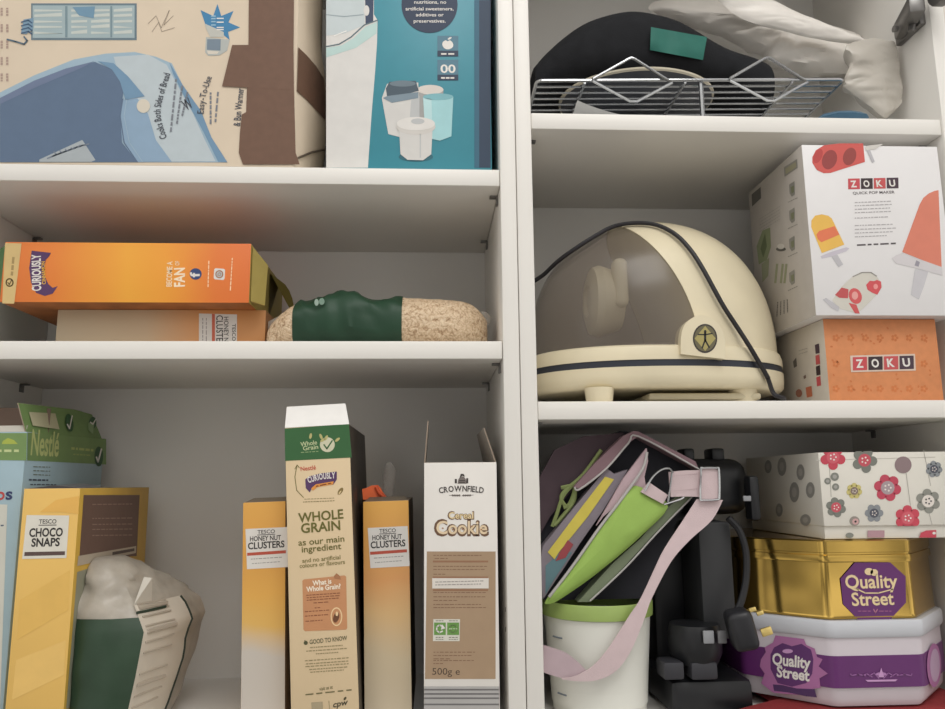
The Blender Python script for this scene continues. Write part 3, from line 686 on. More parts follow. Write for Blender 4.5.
# ------------------------------------------------------------------ liner bag clip
cl = thing('bag_clip', 'bright orange plastic bag clip behind the right honey coloured box', 'clip', at(373, 495, .05))
ORC = mat('orange_plastic', (240, 112, 62), .35)
mb = MB(); mb.prism([at(x, y, .078) for x, y in ((363, 489), (367, 488), (372, 485.5), (378, 485), (381, 488), (383, 492), (388, 498), (387, 499.5), (364, 499.5))], (0, -.012, 0), ORC); mb.build('jaw', cl)
mb = MB(); mb.tube([at(376, 487, .065), at(379, 493, .064), at(384, 497, .065)], .0022, mat('orange_plastic_dark', (206, 84, 44), .4), 8); mb.build('spring_arm', cl)
mb = MB(); mb.pillow([at(x, y, .095) for x, y in ((382, 500), (383, 475), (386, 463), (391, 462), (396, 470), (394, 490), (392, 505))], (0, -1, 0), .003, .003, mat('waxed_liner', (170, 164, 156), .3, alpha=.4), 6, .001, 60)
ln = mb.build('liner_bag', h2.root)

# ------------------------------------------------------------------ white cookie cereal box
WC = mat('white_card', (226, 222, 216), .45, var=.012)
a = at(424, 463, 0.002); b = at(498, 463, 0.002)
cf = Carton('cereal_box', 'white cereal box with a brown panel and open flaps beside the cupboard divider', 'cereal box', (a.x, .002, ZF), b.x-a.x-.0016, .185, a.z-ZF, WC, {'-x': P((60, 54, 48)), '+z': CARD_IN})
A = Art(cf.front, (420, 460, 5.06)); BR = P((64, 58, 56))
A.arc_text('CROWNFIELD', [(97, 169), (150, 161), (208, 158), (266, 161), (322, 168)], 28, BR, 2, .02)
A.poly([(190, 120), (194, 98), (204, 84), (222, 84), (232, 98), (236, 120)], P((120, 112, 108)), 1); A.poly([(200, 92), (206, 70), (220, 70), (228, 84), (214, 80)], BR, 2); A.rect(176, 96, 187, 118, BR, 1); A.rect(234, 92, 244, 118, BR, 1); A.rect(198, 102, 228, 106, BR, 2); A.rect(198, 111, 228, 115, BR, 2)
for k in range(4): A.ell(166+11*k, 179, 6, 5, P((130, 122, 116)), 1, 12, .5); A.ell(220+11*k, 179, 6, 5, P((130, 122, 116)), 1, 12, -.5)
A.line([(148, 178), (204, 181)], 2, BR, 2); A.line([(212, 181), (270, 177)], 2, BR, 2)
A.build('brand_mark', cf.root)
A = Art(cf.front, (420, 460, 5.06)); CK = P((110, 82, 62))
A.text('Cereal', (139, 299), (274, 299), 37, CK, 1, .05); A.text('Cereal', (145, 296), (270, 296), 31, P((228, 206, 160)), 2, .02)
A.text('Cookie', (70, 380), (349, 380), 74, CK, 1, .055); A.text('Cookie', (82, 373), (340, 373), 62, P((224, 202, 168)), 2, .02)
for x, y in ((115, 345), (165, 352), (215, 350), (262, 335), (310, 352)): A.ell(x, y, 5, 4, P((168, 124, 86)), 3, 10)
A.build('logo', cf.root)
A = Art(cf.front, (400, 540, 4.196))
A.poly([(113, 48), (401, 48), (401, 583), (105, 583)], P((166, 141, 114)), 1)
for x0, x1, y in ((140, 342, 66), (145, 200, 79), (140, 365, 112), (140, 355, 125), (140, 190, 145), (140, 360, 222), (140, 358, 240), (140, 240, 255), (140, 340, 272), (140, 360, 285), (140, 315, 472), (140, 300, 486), (140, 210, 500), (140, 310, 507), (140, 180, 520)): A.small((x0, y), (x1, y), 5, P((134, 104, 82)), 2, max(2, int((x1-x0)/26)))
for y in (90, 157, 210): A.rect(138, y-4, 370, y+4, P((150, 112, 86)), 2)
A.rect(135, 160, 372, 203, P((220, 214, 206)), 3); A.small((148, 178), (350, 173), 5, P((150, 144, 138)), 4, 8); A.small((148, 190), (340, 186), 5, P((150, 144, 138)), 4, 8)
A.poly([(140, 332), (252, 332), (250, 424), (138, 424)], P((214, 212, 200)), 2); A.rect(143, 346, 192, 398, P((106, 150, 76)), 3); A.rect(198, 346, 248, 398, P((106, 150, 76)), 3)
A.line([(178, 362), (166, 356), (154, 364), (154, 380), (166, 388), (178, 382)], 6, WHITE, 4); A.poly([(176, 352), (190, 370), (172, 376)], WHITE, 5); A.ring(223, 372, 14, 16, 4, P((150, 180, 120)), 4); A.small((206, 374), (240, 374), 5, P((190, 210, 170)), 5, 2)
for x0, x1 in ((150, 182), (205, 242)): A.small((x0, 340), (x1, 340), 4, P((120, 116, 104)), 3, 2); A.small((x0, 410), (x1, 410), 5, P((120, 116, 104)), 3, 2); A.small((x0, 418), (x1, 418), 4, P((120, 116, 104)), 3, 3)
A.text('500g e', (135, 565), (251, 565), 27, P((74, 58, 48)), 2, -.002)
A.build('nutrition_panel', cf.root)
A = Art(cf.front, (400, 540, 4.196))
A.rect(101, 614, 416, 712, P((176, 174, 172)), 1)
for y in (628, 646, 664, 690): A.rect(101, y-4, 416, y+3, P((112, 110, 110)), 2)
A.build('grey_bands', cf.root)
for s_, p_, top in ((0, (0, 0), (427.5, 421)), (1, (1, 1), (484.5, 428))):
    e0, e1 = cf.p(s_, .02, 1), cf.p(s_, .97, 1); t_ = at(top[0], top[1], .01); dz = V3((t_.x-e0.x, 0, t_.z-e0.z))
    mb = MB(); mb.prism([e0, e1, e1+dz+V3((0, -.05, 0)), e0+dz+V3((0, .003, 0))], (-.0011 if s_ else .0011, 0, 0), P((170, 164, 156)), CARD_IN); mb.build('flap', cf.root)

# ================================================================== right unit, top shelf
CHROME = mat('chrome_wire', (186, 188, 190), .22, metal=1.)
def rz(x): return .4775+(x-.03)*.024       # the rack sits a little higher on its right
rk = thing('cooling_rack', 'chrome wire cooling rack with diamond shaped wire legs on the top right shelf', 'rack', (.21, .12, ZR1))
xa, xb, ya, yb = .0285, .399, .018, .235
fr = []
for cx_, cy_, a0_ in ((xb-.006, ya+.006, -90), (xb-.006, yb-.006, 0), (xa+.006, yb-.006, 90), (xa+.006, ya+.006, 180)):
    for k in range(6): t_ = math.radians(a0_+18*k); x_ = cx_+.006*math.cos(t_); fr.append((x_, cy_+.006*math.sin(t_), rz(x_)))
MB().tube(fr, .0019, CHROME, 8, closed=True).build('frame', rk)
n = 15
for k in range(1, n):
    y = ya+(yb-ya)*k/n
    MB().tube([(xa, y, rz(xa)), (xb, y, rz(xb))], .0013, CHROME, 6).build('grid_wire', rk)
for x in (.085, .205, .335):
    MB().tube([(x, ya, rz(x)-.003), (x, yb, rz(x)-.003)], .0016, CHROME, 6).build('cross_wire', rk)
for y in (ya-.0035, yb+.0035):
    for xc in (.141, .305):
        c = V3((xc, y, rz(xc)-.001)); w = .047
        MB().tube([c+V3((-w, 0, 0)), c+V3((-.004, 0, .026)), c+V3((0, 0, .0275)), c+V3((.004, 0, .026)), c+V3((w*.9, 0, 0)), c+V3((w, 0, -.003)), c+V3((.004, 0, -.0275)), c+V3((-.004, 0, -.0275)), c+V3((-w, 0, -.003))], .0017, CHROME, 7, closed=True).build('diamond_leg', rk)
for x, y in ((.038, yb-.004), (.225, ya+.004), (.225, yb-.004), (.390, yb-.004)):
    if 1:
        MB().tube([(x, y, rz(x)), (x, y, ZR1+.0008), ], 1*.0018 if x != .225 else .003, CHROME, 7).build('leg', rk)
# pale plate on the rack
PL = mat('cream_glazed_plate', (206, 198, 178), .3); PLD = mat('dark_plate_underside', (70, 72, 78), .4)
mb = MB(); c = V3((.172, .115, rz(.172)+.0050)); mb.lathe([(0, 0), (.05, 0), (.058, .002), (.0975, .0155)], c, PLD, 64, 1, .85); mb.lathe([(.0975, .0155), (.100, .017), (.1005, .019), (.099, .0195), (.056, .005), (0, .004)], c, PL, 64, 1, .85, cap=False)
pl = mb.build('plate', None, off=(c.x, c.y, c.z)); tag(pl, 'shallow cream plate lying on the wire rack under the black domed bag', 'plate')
# paper under the rack
PAP = mat('white_paper', (200, 202, 204), .7)
mb = MB(); rows = []
for i in range(9):
    u = i/8; rows.append([V3((.075+.115*u-.012*(1-v)*u, .016+.14*v, ZR1+.0012+.022*(1-u)**2.2*(.35+.65*(1-v)))) for v in [k/6 for k in range(7)]])
nn = 7; vs = [p for r in rows for p in r]; o2 = [p+V3((0, 0, .0004)) for p in vs]; N = len(vs)
fs = [[i*nn+k, i*nn+k+1, (i+1)*nn+k+1, (i+1)*nn+k] for i in range(8) for k in range(nn-1)]
mb.add(vs, fs, PAP); sh = mb.build('paper_sheet', None, off=(.13, .08, ZR1)); tag(sh, 'curling white sheet of paper on the shelf underneath the wire rack', 'paper')
# black domed bag
BLK = mat('black_fabric', (32, 33, 36), .85, var=.15, bump=.2, bscale=500, spec=.2)
dome = [(533, 79), (533, 58), (545, 44), (562, 29), (580, 17), (598, 10), (618, 5.5), (634, 5), (652, 8), (670, 13), (690, 23), (708, 33), (730, 43), (752, 51), (763, 57), (765, 66), (758, 80)]
zt = lambda x: rz(x)+.0022
prof2 = smooth_pts([(at(x, y, .10).x, 0, at(x, y, .078).z) for x, y in dome[1:-1]], 4)
rings = []
for p in prof2:
    x = max(p.x, .0205); z0 = zt(x)+.0275*(1 if .058 < x < .288 else max(0, 1-min(abs(x-.058), abs(x-.288))/.03)); H = max(.004, p.z-z0)
    dep = .012+.068*min(1, H/.13)**.6; ring = []
    for k in range(28):
        a_ = 2*math.pi*k/28; ca, sa = math.cos(a_), math.sin(a_)
        ring.append(V3((x, .130+dep*math.copysign(abs(ca)**.7, ca), z0+H*(.5+.5*math.copysign(abs(sa)**.8, sa)))))
    rings.append(ring)
bd = thing('domed_bag', 'black domed fabric bag with a teal strip of tape on the wire rack', 'bag', (.18, .13, rz(.18)))
MB().rings(rings, BLK).build('body', bd)
def surf_y(px, py, rings):                 # front surface of a row of rings under a photo pixel
    best = None
    for i in range(40):
        Y = .02+.0035*i; q = at(px, py, Y)
        r = min(rings, key=lambda r: abs(r[0].x-q.x)); pts = sorted(r, key=lambda p: abs(p.z-q.z))[:6]
        if Y >= min(p.y for p in pts): return Y
    return .07
mb = MB(); TT = mat('teal_cloth_tape', (34, 104, 92), .6, var=.05)
g = []
cor = [(651, 27), (707, 37), (703, 60), (650, 50)]
for j in range(5):
    for i in range(9):
        u, v = i/8, j/4
        x = (cor[0][0]*(1-u)+cor[1][0]*u)*(1-v)+(cor[3][0]*(1-u)+cor[2][0]*u)*v; y = (cor[0][1]*(1-u)+cor[1][1]*u)*(1-v)+(cor[3][1]*(1-u)+cor[2][1]*u)*v
        g.append(at(x, y, surf_y(x, y, rings)-.006))
mb.add(g, [[j*9+i, j*9+i+1, (j+1)*9+i+1, (j+1)*9+i] for j in range(4) for i in range(8)], TT); mb.build('tape_strip', bd)
# white plastic carrier bags
PLAS = mat('white_plastic_film', (236, 231, 224), .35, var=.04, scale=30, bump=.15, bscale=40)
PLAS2 = mat('grey_white_film', (206, 200, 190), .3, var=.05, scale=20, bump=.3, bscale=35, alpha=.72)
def crease(q, sd, fr_):
    n_ = 0
    for o_, a_ in ((1, 1.), (2.1, .55), (4.3, .3)): n_ += a_*(1-2*abs(noise.noise(V3((q.x*fr_*o_*.5+sd, q.y*fr_*o_, q.z*fr_*o_*1.5-sd)))))
    return n_-.9
def pil(pts, Y, tf, tb, m, amp, fr_, seed, rings=14, power=.5, lean=0.):
    pp = smooth_pts([at(x, y, Y) for x, y in pts], 7, True)
    mb = MB().pillow(pp, (0, -1, 0), tf, tb, m, rings, 0, fr_, seed, power)
    c = sum(pp, V3())/len(pp)
    for i, v in enumerate(mb.v):
        k = crease(v, seed, fr_); v.y += amp*k*(1 if v.y < Y else -1)+(v.z-c.z)*lean; v.z += amp*.35*k
    return mb
clampx = lambda m_: [setattr(v, 'x', min(v.x, XR-.002)) for v in m_.v]
wb = thing('plastic_bag', 'crumpled white plastic bag draped over the rack and black bag', 'plastic bag', (.36, .16, ZR1))
mb = pil([(652, 4), (664, -8), (700, -14), (740, -6), (780, 8), (815, 22), (850, 34), (876, 44), (881, 52), (872, 60), (856, 72), (842, 79), (815, 79), (790, 74), (766, 66), (760, 54), (735, 40), (706, 28), (680, 16)], .16, .028, .03, PLAS, .007, 15, 3, lean=.25); clampx(mb); mb.build('film', wb)
pil([(716, -10), (760, -4), (800, 14), (840, 30), (868, 42), (852, 44), (812, 38), (780, 30), (748, 22), (726, 8)], .104, .008, .008, PLAS, .002, 20, 8).build('fold', wb)
w2 = thing('plastic_bag', 'thin greyish plastic bag hanging into the right corner of the top shelf', 'plastic bag', (.44, .12, ZR1))
mb = pil([(846, 46), (872, 38), (892, 42), (910, 52), (917, 70), (913, 88), (902, 103), (892, 113), (884, 117), (868, 104), (852, 92), (843, 82), (850, 64)], .055, .008, .03, PLAS2, .005, 18, 5)
for v in mb.v: v.x = min(v.x, XR-.0095); v.z = max(v.z, ZR1+.0015)
mb.build('film', w2)
bp_ = thing('packet', 'small blue packet poking out under the greyish plastic bag', 'packet', (.40, .07, ZR1))
MB().pillow(smooth_pts([V3((x, y, ZR1+.0155)) for x, y in ((.375, .03), (.425, .022), (.437, .06), (.42, .12), (.38, .11))], 3, True), (0, 0, 1), .012, .0115, mat('blue_wrapper', (70, 110, 138), .4, bump=.2, bscale=60), 6, .003, 60).build('wrapper', bp_)

# ================================================================== right unit, middle shelf: domed appliance
AC = mat('aged_cream_plastic', (222, 211, 182), .38, var=.05, scale=18)
ACD = mat('aged_cream_plastic_dull', (202, 192, 164), .45, var=.06, scale=18)
STRIPE = mat('blue_black_band', (46, 50, 60), .45)
SMOKE = mat('smoked_clear_visor', (132, 121, 110), .2, alpha=.44, spec=.6, var=.03)
ap = thing('domed_appliance', 'cream domed kitchen appliance with a smoked visor', 'appliance', (.178, .117, ZR2))
ap['label'] = 'cream domed kitchen appliance with a smoked clear visor, beside the popsicle maker boxes'
CX, CY, RX, RY = .178, .119, .1565, .106
ZB0, ZT0 = .163, .336; EXP = 2.25
def el(z, grow=0., n=72, e=.93):
    return [V3((CX+(RX+grow)*math.copysign(abs(math.cos(2*math.pi*k/n))**e, math.cos(2*math.pi*k/n)), CY+(RY+grow)*math.copysign(abs(math.sin(2*math.pi*k/n))**e, math.sin(2*math.pi*k/n)), z)) for k in range(n)]
MB().rings([el(.1165, -.016), el(.1165, -.010), el(.118, -.004), el(.122, -.0005), el(.130, .0005), el(.1392, .0005), el(.1392, -.004)], AC).build('base_rim', ap)
MB().rings([el(.1388, -.006), el(.1392, -.0008), el(.1468, -.0008), el(.1472, -.006)], STRIPE).build('rubber_band', ap)
MB().rings([el(.1468, -.006), el(.1468, .0002), el(.155, .0), el(.162, -.002), el(.1645, -.006), el(.1645, -.012)], AC).build('upper_rim', ap)
for x, y in ((.093, .038), (.264, .055), (.093, .20), (.250, .20)):
    MB().lathe([(.014, 0), (.0145, .001), (.0165, .0180)], (x, y, ZR2+.0003), AC, 24).build('foot', ap)
MB().box((.215, .09, .1085), (.13, .10, .008), ACD, .003).build('drip_tray', ap)
def dome_mesh(grow=0., n=72, m_=26):
    bm = bmesh.new(); rows = []
    for i in range(m_):
        th = (math.pi/2)*i/m_; c_, s_ = math.cos(th)**(2/EXP), math.sin(th)**(2/EXP)
        rows.append([bm.verts.new((CX+(RX-.003+grow)*c_*math.cos(2*math.pi*k/n), CY+(RY-.003+grow)*c_*math.sin(2*math.pi*k/n), ZB0+(ZT0-ZB0+grow)*s_)) for k in range(n)])
    top = bm.verts.new((CX, CY, ZT0+grow))
    for i in range(m_-1):
        for k in range(n): bm.faces.new([rows[i][k], rows[i][(k+1) % n], rows[i+1][(k+1) % n], rows[i+1][k]])
    for k in range(n): bm.faces.new([rows[-1][k], rows[-1][(k+1) % n], top])
    return bm
pv = at(694, 330, .03); tp = at(612, 228, .10)
CO = V3((pv.x, 0, pv.z)); CN = V3((-(tp.z-pv.z), 0, -(pv.x-tp.x))).normalized()   # points to the visor side
def bulge(z):
    t = (z-pv.z)/(ZT0-pv.z); return .052*t*(1-t) if 0 < t < 1 else 0
def half(grow, keep_visor, cap=False):
    bm = dome_mesh(grow)
    for v in bm.verts: v.co.x -= bulge(v.co.z)
    bmesh.ops.subdivide_edges(bm, edges=bm.edges[:], cuts=0)
    r_ = bmesh.ops.bisect_plane(bm, geom=bm.verts[:]+bm.edges[:]+bm.faces[:], plane_co=CO, plane_no=CN, clear_outer=not keep_visor, clear_inner=keep_visor)
    for v in bm.verts: v.co.x += bulge(v.co.z)
    bm.verts.index_update(); mb = MB(); mb.add([v.co.copy() for v in bm.verts], [[v.index for v in f.verts] for f in bm.faces], AC)
    if cap:
        vs_ = [v.co.copy() for v in r_['geom_cut'] if isinstance(v, bmesh.types.BMVert)]
        fr_ = sorted([v for v in vs_ if v.y <= CY], key=lambda v: v.z); bk_ = sorted([v for v in vs_ if v.y >= CY], key=lambda v: v.z)
        def lerp_at(L, z):
            for a_, b_ in zip(L, L[1:]):
                if a_.z <= z <= b_.z: return a_.lerp(b_, (z-a_.z)/max(1e-9, b_.z-a_.z))
            return L[0] if z < L[0].z else L[-1]
        z0_, z1_ = max(fr_[0].z, bk_[0].z), min(fr_[-1].z, bk_[-1].z); pts = []
        for k in range(25):
            z = z0_+(z1_-z0_)*k/24; pts += [lerp_at(fr_, z), lerp_at(bk_, z)]
        mb.add(pts, [[2*k, 2*k+1, 2*k+3, 2*k+2] for k in range(24)], AC)
    bm.free(); return mb
mb = half(0, False, cap=True); mb.build('housing', ap)
mb = half(-.0015, True); mb.mats = [SMOKE]; mb.build('visor', ap)
# works behind the visor
mb = MB(); c0 = at(600, 290, .10)
mb.rings([[V3((c0.x+.002+dx, CY-.02+r_*1.05*math.cos(2*math.pi*k/32), .232+r_*math.sin(2*math.pi*k/32))) for k in range(32)] for dx, r_ in ((.02, .036), (-.006, .044), (-.014, .041), (-.018, .030), (-.019, .020), (-.015, .016), (-.015, .004))], ACD)
mb.box((c0.x+.016, CY-.054, .246), (.018, .022, .060), ACD, .009, seg=4); mb.build('inner_works', ap)
mb = MB(); mb.rings([[V3((CX+(RX-.02)*math.cos(2*math.pi*k/48)*s, CY+(RY-.02)*math.sin(2*math.pi*k/48)*s, z)) for k in range(48)] for s, z in ((1, .1655), (1, .168), (.9, .170))], P((120, 112, 100))); mb.build('inner_tray', ap)
# pivot lug and badge
def lugpt(x, y): return at(x, y, .0075)
lug = smooth_pts([lugpt(*q) for q in ((681, 354), (681, 338), (684, 326), (692, 318), (702, 315), (713, 319), (721, 328), (725, 340), (725, 359))], 4)
mb = MB(); mb.prism(lug, (0, .022, 0), AC); lg = mb.build('pivot_lug', ap)
A = Art(Face((.2, .0075, .16), (1, 0, 0), (0, 0, 1))); A.ell(705, 338.5, 12.2, 14.6, P((58, 52, 50)), 1, 32); A.ell(705, 338.5, 10.8, 13.0, P((104, 98, 74)), 2, 32)
A.poly([(705, 326), (715.5, 338.5), (705, 351), (694.5, 338.5)], P((168, 156, 98)), 3)
K = P((40, 38, 38)); A.ell(705, 331.6, 1.3, 1.6, K, 4, 12); A.line([(705, 333), (705, 341)], 2.2, K, 4); A.line([(698, 334.5), (705, 334.8), (712, 333.5)], 1.3, K, 4); A.line([(705, 340), (702, 348)], 1.5, K, 4); A.line([(705, 340), (709, 347.5)], 1.5, K, 4)
A.build('badge', ap)
def dome_f(q):
    if q.z < .1665: return abs((q.x-CX)/(RX+.0012))**2.15+abs((q.y-CY)/(RY+.0012))**2.15-1
    return (((q.x-CX)/RX)**2+((q.y-CY)/RY)**2)**(EXP/2)+abs((q.z-ZB0)/(ZT0-ZB0))**EXP-1
def dome_hit(px, py, lift=.0036):
    d = ray(px, py).normalized(); best = (9, None)
    for i in range(1400):
        q = CAM+d*(.70+.0003*i); f = dome_f(q)
        if f < best[0]: best = (f, q)
        if f <= 0: break
    q = best[1]; h_ = 1e-4
    g_ = V3((dome_f(q+V3((h_, 0, 0)))-dome_f(q-V3((h_, 0, 0))), dome_f(q+V3((0, h_, 0)))-dome_f(q-V3((0, h_, 0))), dome_f(q+V3((0, 0, h_)))-dome_f(q-V3((0, 0, h_)))))
    return q+g_.normalized()*lift
cpx = [(545, 277), (560, 263), (578, 250), (597, 238), (612, 230), (627, 226.5), (645, 226), (660, 229), (676, 238), (690, 253), (701, 270), (712, 290), (722, 308), (735, 328), (746, 345), (756, 362), (764, 376), (766, 381)]
cp_ = [dome_hit(*q) for q in cpx]
cp_ = [V3((.0195, cp_[0].y+.01, at(536, 284, .1).z))]+cp_+[at(774, 394, .008), V3((.292, .012, ZR2+.0036)), V3((.300, .035, ZR2+.0030))]
mb = MB(); mb.tube(smooth_pts(cp_, 4), .0026, mat('black_rubber_cable', (38, 36, 40), .5), 8)
tag(mb.build('power_cord', None, off=cp_[8]), 'black cable draped over the cream domed appliance', 'cable')

# ------------------------------------------------------------------ popsicle maker boxes
OKRAFT = mat('orange_printed_card', (212, 138, 90), .55, var=.05, scale=150)
GW = P((188, 182, 176))
zy = .016
a = at(822, 320, zy); b = at(934, 318, zy)
z1 = .1925
zo = Carton('popsicle_box', 'small orange box with a row of four lettered squares, supporting the white box', 'box', (a.x+.001, zy, ZR2), b.x-a.x, .13, z1-ZR2, OKRAFT, {'-x': P((204, 196, 184))})
A = Art(zo.front, (740, 260, 4.43))
for y in (345, 460, 570):
    for k in range(7):
        x = 425+65*k
        if y == 460 and 470 < x < 790: continue
        for j in range(5): A.ell(x+11*math.cos(j*1.257), y+11*math.sin(j*1.257), 6, 6, P((206, 122, 70)), 1, 10)
        A.ell(x, y, 5, 5, P((222, 140, 86)), 2, 10)
for k in range(26): A.ell(rnd.uniform(400, 860), rnd.uniform(290, 600), 4, 6, P((204, 120, 70)), 1, 8, rnd.uniform(0, 3))
A.build('printed_pattern', zo.root)
ZC = [P((196, 78, 84)), P((58, 44, 48)), P((196, 84, 86)), P((72, 54, 66))]
A = Art(zo.front, (740, 260, 4.43))
A.poly([(487, 424), (774, 416), (778, 490), (491, 497)], P((216, 196, 180)), 3)
for k, ch in enumerate('ZOKU'):
    x0 = 497+69*k; dy = -1.8*k
    A.poly([(x0+1, 431+dy), (x0+64, 429+dy), (x0+65, 488+dy), (x0+2, 490+dy)], ZC[k], 4)
    A.text(ch, (x0+17, 477+dy), (x0+50, 476+dy), 34, WHITE, 5, .035)
A.build('logo', zo.root)
A = Art(zo.left, (740, 260, 4.43))
for k, ch in enumerate('UKOZ'):
    y0 = 372+48*k
    A.poly([(333+2*k, y0+4), (351+2*k, y0-2), (354+2*k, y0+40), (336+2*k, y0+44)], ZC[3-k], 2)
A.poly([(236, 450), (250, 432), (254, 470), (240, 478)], P((110, 104, 96)), 2); A.poly([(282, 515), (292, 508), (294, 522), (284, 528)], P((130, 110, 100)), 2)
A.poly([(292, 565), (318, 558), (322, 604), (297, 610)], P((190, 110, 80)), 2); A.ell(262, 590, 14, 18, P((160, 110, 90)), 2)
for y in (400, 415): A.small((262, y+4), (300, y-8), 4, P((160, 154, 146)), 2, 3)
A.build('printed_side', zo.root)

ZW = mat('white_glossy_card', (226, 224, 224), .35, var=.01)
a = at(801.5, 145, 0.); b = at(936.6, 142, 0.)
zx = Carton('popsicle_box', 'white box printed with red and yellow popsicles on top of the orange box', 'box', (a.x, 0., z1+.0005), min(b.x, XR-.004)-a.x, .150, a.z-z1-.0005, ZW, {'-x': GW}, yaw=0.)
A = Art(zx.front, (740, 120, 4.43)); SILV = P((186, 184, 188))
A.poly([(545, 104), (553, 186), (400, 235), (370, 236), (340, 222), (320, 190), (320, 165), (335, 135), (372, 112), (440, 104)], P((206, 92, 86)), 1)
A.ell(396, 176, 32, 44, P((150, 68, 66)), 2, rot=.35); A.ell(485, 162, 28, 40, P((150, 70, 66)), 2, rot=.35); A.ell(345, 160, 18, 34, P((186, 72, 70)), 2, rot=.4)
A.poly([(552, 118), (580, 112), (634, 106), (600, 130), (556, 136)], P((208, 204, 198)), 2); A.poly([(560, 134), (574, 132), (596, 184), (584, 190)], SILV, 3)
A.poly([(315, 475), (316, 445), (332, 424), (362, 418), (390, 424), (406, 436), (462, 552), (362, 590)], P((230, 184, 88)), 1); A.poly([(338, 508), (350, 492), (418, 470), (440, 508), (360, 542), (344, 528)], P((222, 120, 84)), 2)
A.poly([(356, 604), (400, 585), (470, 564), (484, 568), (470, 582), (400, 606), (362, 614)], P((196, 190, 200)), 1); A.poly([(404, 604), (430, 596), (456, 640), (436, 652)], SILV, 2)
A.poly([(718, 585), (795, 375), (812, 345), (835, 326), (862, 314), (879, 311), (893, 655)], P((214, 128, 106)), 1)
A.poly([(672, 612), (690, 600), (720, 588), (780, 612), (894, 652), (896, 690), (800, 662), (690, 636)], P((206, 202, 204)), 2); A.poly([(775, 660), (835, 668), (815, 735), (792, 795), (756, 775)], P((196, 194, 198)), 1); A.poly([(780, 622), (796, 630), (790, 650), (772, 645)], P((150, 146, 156)), 3)
A.c = (740, 260, 4.43)
A.poly([(408, 178), (450, 118), (500, 72), (535, 54), (572, 52), (600, 66), (622, 96), (630, 118), (600, 160), (555, 205), (520, 238), (500, 232), (440, 215)], P((206, 202, 192)), 1); A.line([(500, 74), (540, 56), (580, 56), (604, 72)], 5, P((150, 146, 140)), 2)
A.poly([(558, 110), (575, 92), (594, 94), (606, 88), (624, 96), (626, 122), (608, 154), (586, 146), (564, 132)], P((206, 82, 88)), 2); A.ell(510, 160, 28, 36, P((206, 90, 92)), 2, rot=-.4); A.poly([(420, 155), (450, 122), (480, 130), (478, 170), (440, 168)], P((190, 84, 86)), 2); A.poly([(480, 190), (515, 198), (530, 238), (508, 236)], P((200, 86, 88)), 2); A.ell(600, 118, 10, 12, P((230, 150, 148)), 3); A.ell(508, 158, 14, 18, P((226, 160, 154)), 3)
A.poly([(366, 176), (380, 168), (440, 208), (434, 228), (404, 212)], SILV, 2)
A.build('printed_popsicles', zx.root)
A = Art(zx.front, (740, 120, 4.43))
for k, ch in enumerate('ZOKU'):
    x0 = 478+57*k; dy = -1.2*k
    A.poly([(x0, 260+dy), (x0+52, 259+dy), (x0+53, 306+dy), (x0+1, 307+dy)], ZC[k], 1); A.text(ch, (x0+13, 298+dy), (x0+40, 297+dy), 28, WHITE, 2, .035)
A.text('QUICK POP MAKER', (500, 330), (685, 325), 12, P((92, 84, 86)), 1, .01)
for i, (y, x1) in enumerate(((368, 668), (382, 672), (398, 664), (413, 668), (437, 655), (470, 676), (487, 690), (503, 676), (520, 650))): A.small((508, y), (x1, y-6), 6, P((176, 172, 174)), 1, 6)
A.small((518, 558), (690, 550), 10, P((86, 80, 82)), 1, 3)
A.build('logo', zx.root)
A = Art(zx.left, (740, 120, 4.43)); O1, O2, O3 = P((128, 132, 104)), P((146, 144, 138)), P((98, 96, 92))
A.poly([(195, 210), (254, 172), (256, 212), (198, 252)], O2, 1); A.poly([(202, 216), (248, 186), (250, 208), (204, 240)], P((160, 156, 130)), 2)
A.poly([(52, 330), (92, 296), (94, 346), (54, 384)], O3, 1)
for i, y in enumerate((278, 395, 520, 670)):
    A.poly([(218, y+8), (242, y-8), (244, y+52), (230, y+62), (220, y+46)], O2, 1); A.poly([(226, y+20), (240, y+12), (240, y+40), (230, y+48)], O1, 2); A.small((214, y+88), (256, y+68), 5, O2, 1, 3)
for k in range(5): A.small((88, 440+14*k), (178, 384+14*k), 4, P((164, 160, 156)), 1, 5)
A.poly([(74, 560), (100, 490), (134, 476), (138, 560), (120, 620), (84, 640)], P((140, 150, 116)), 1); A.poly([(92, 570), (112, 500), (120, 560), (104, 610)], P((104, 116, 82)), 2)
for x in (165, 190, 206): A.line([(x, 640), (x-8, 720)], 10, P((152, 156, 128)), 1)
A.ell(182, 560, 16, 12, P((206, 202, 196)), 2); A.ell(182, 572, 22, 10, O3, 1); A.poly([(96, 640), (130, 610), (126, 690), (100, 720)], P((150, 154, 128)), 1)
A.c = (740, 260, 4.43)
for k in range(4): A.small((166+16*k, 250-6*k), (170+14*k, 186-4*k), 6, O3, 1, 5)
A.build('printed_side', zx.root)

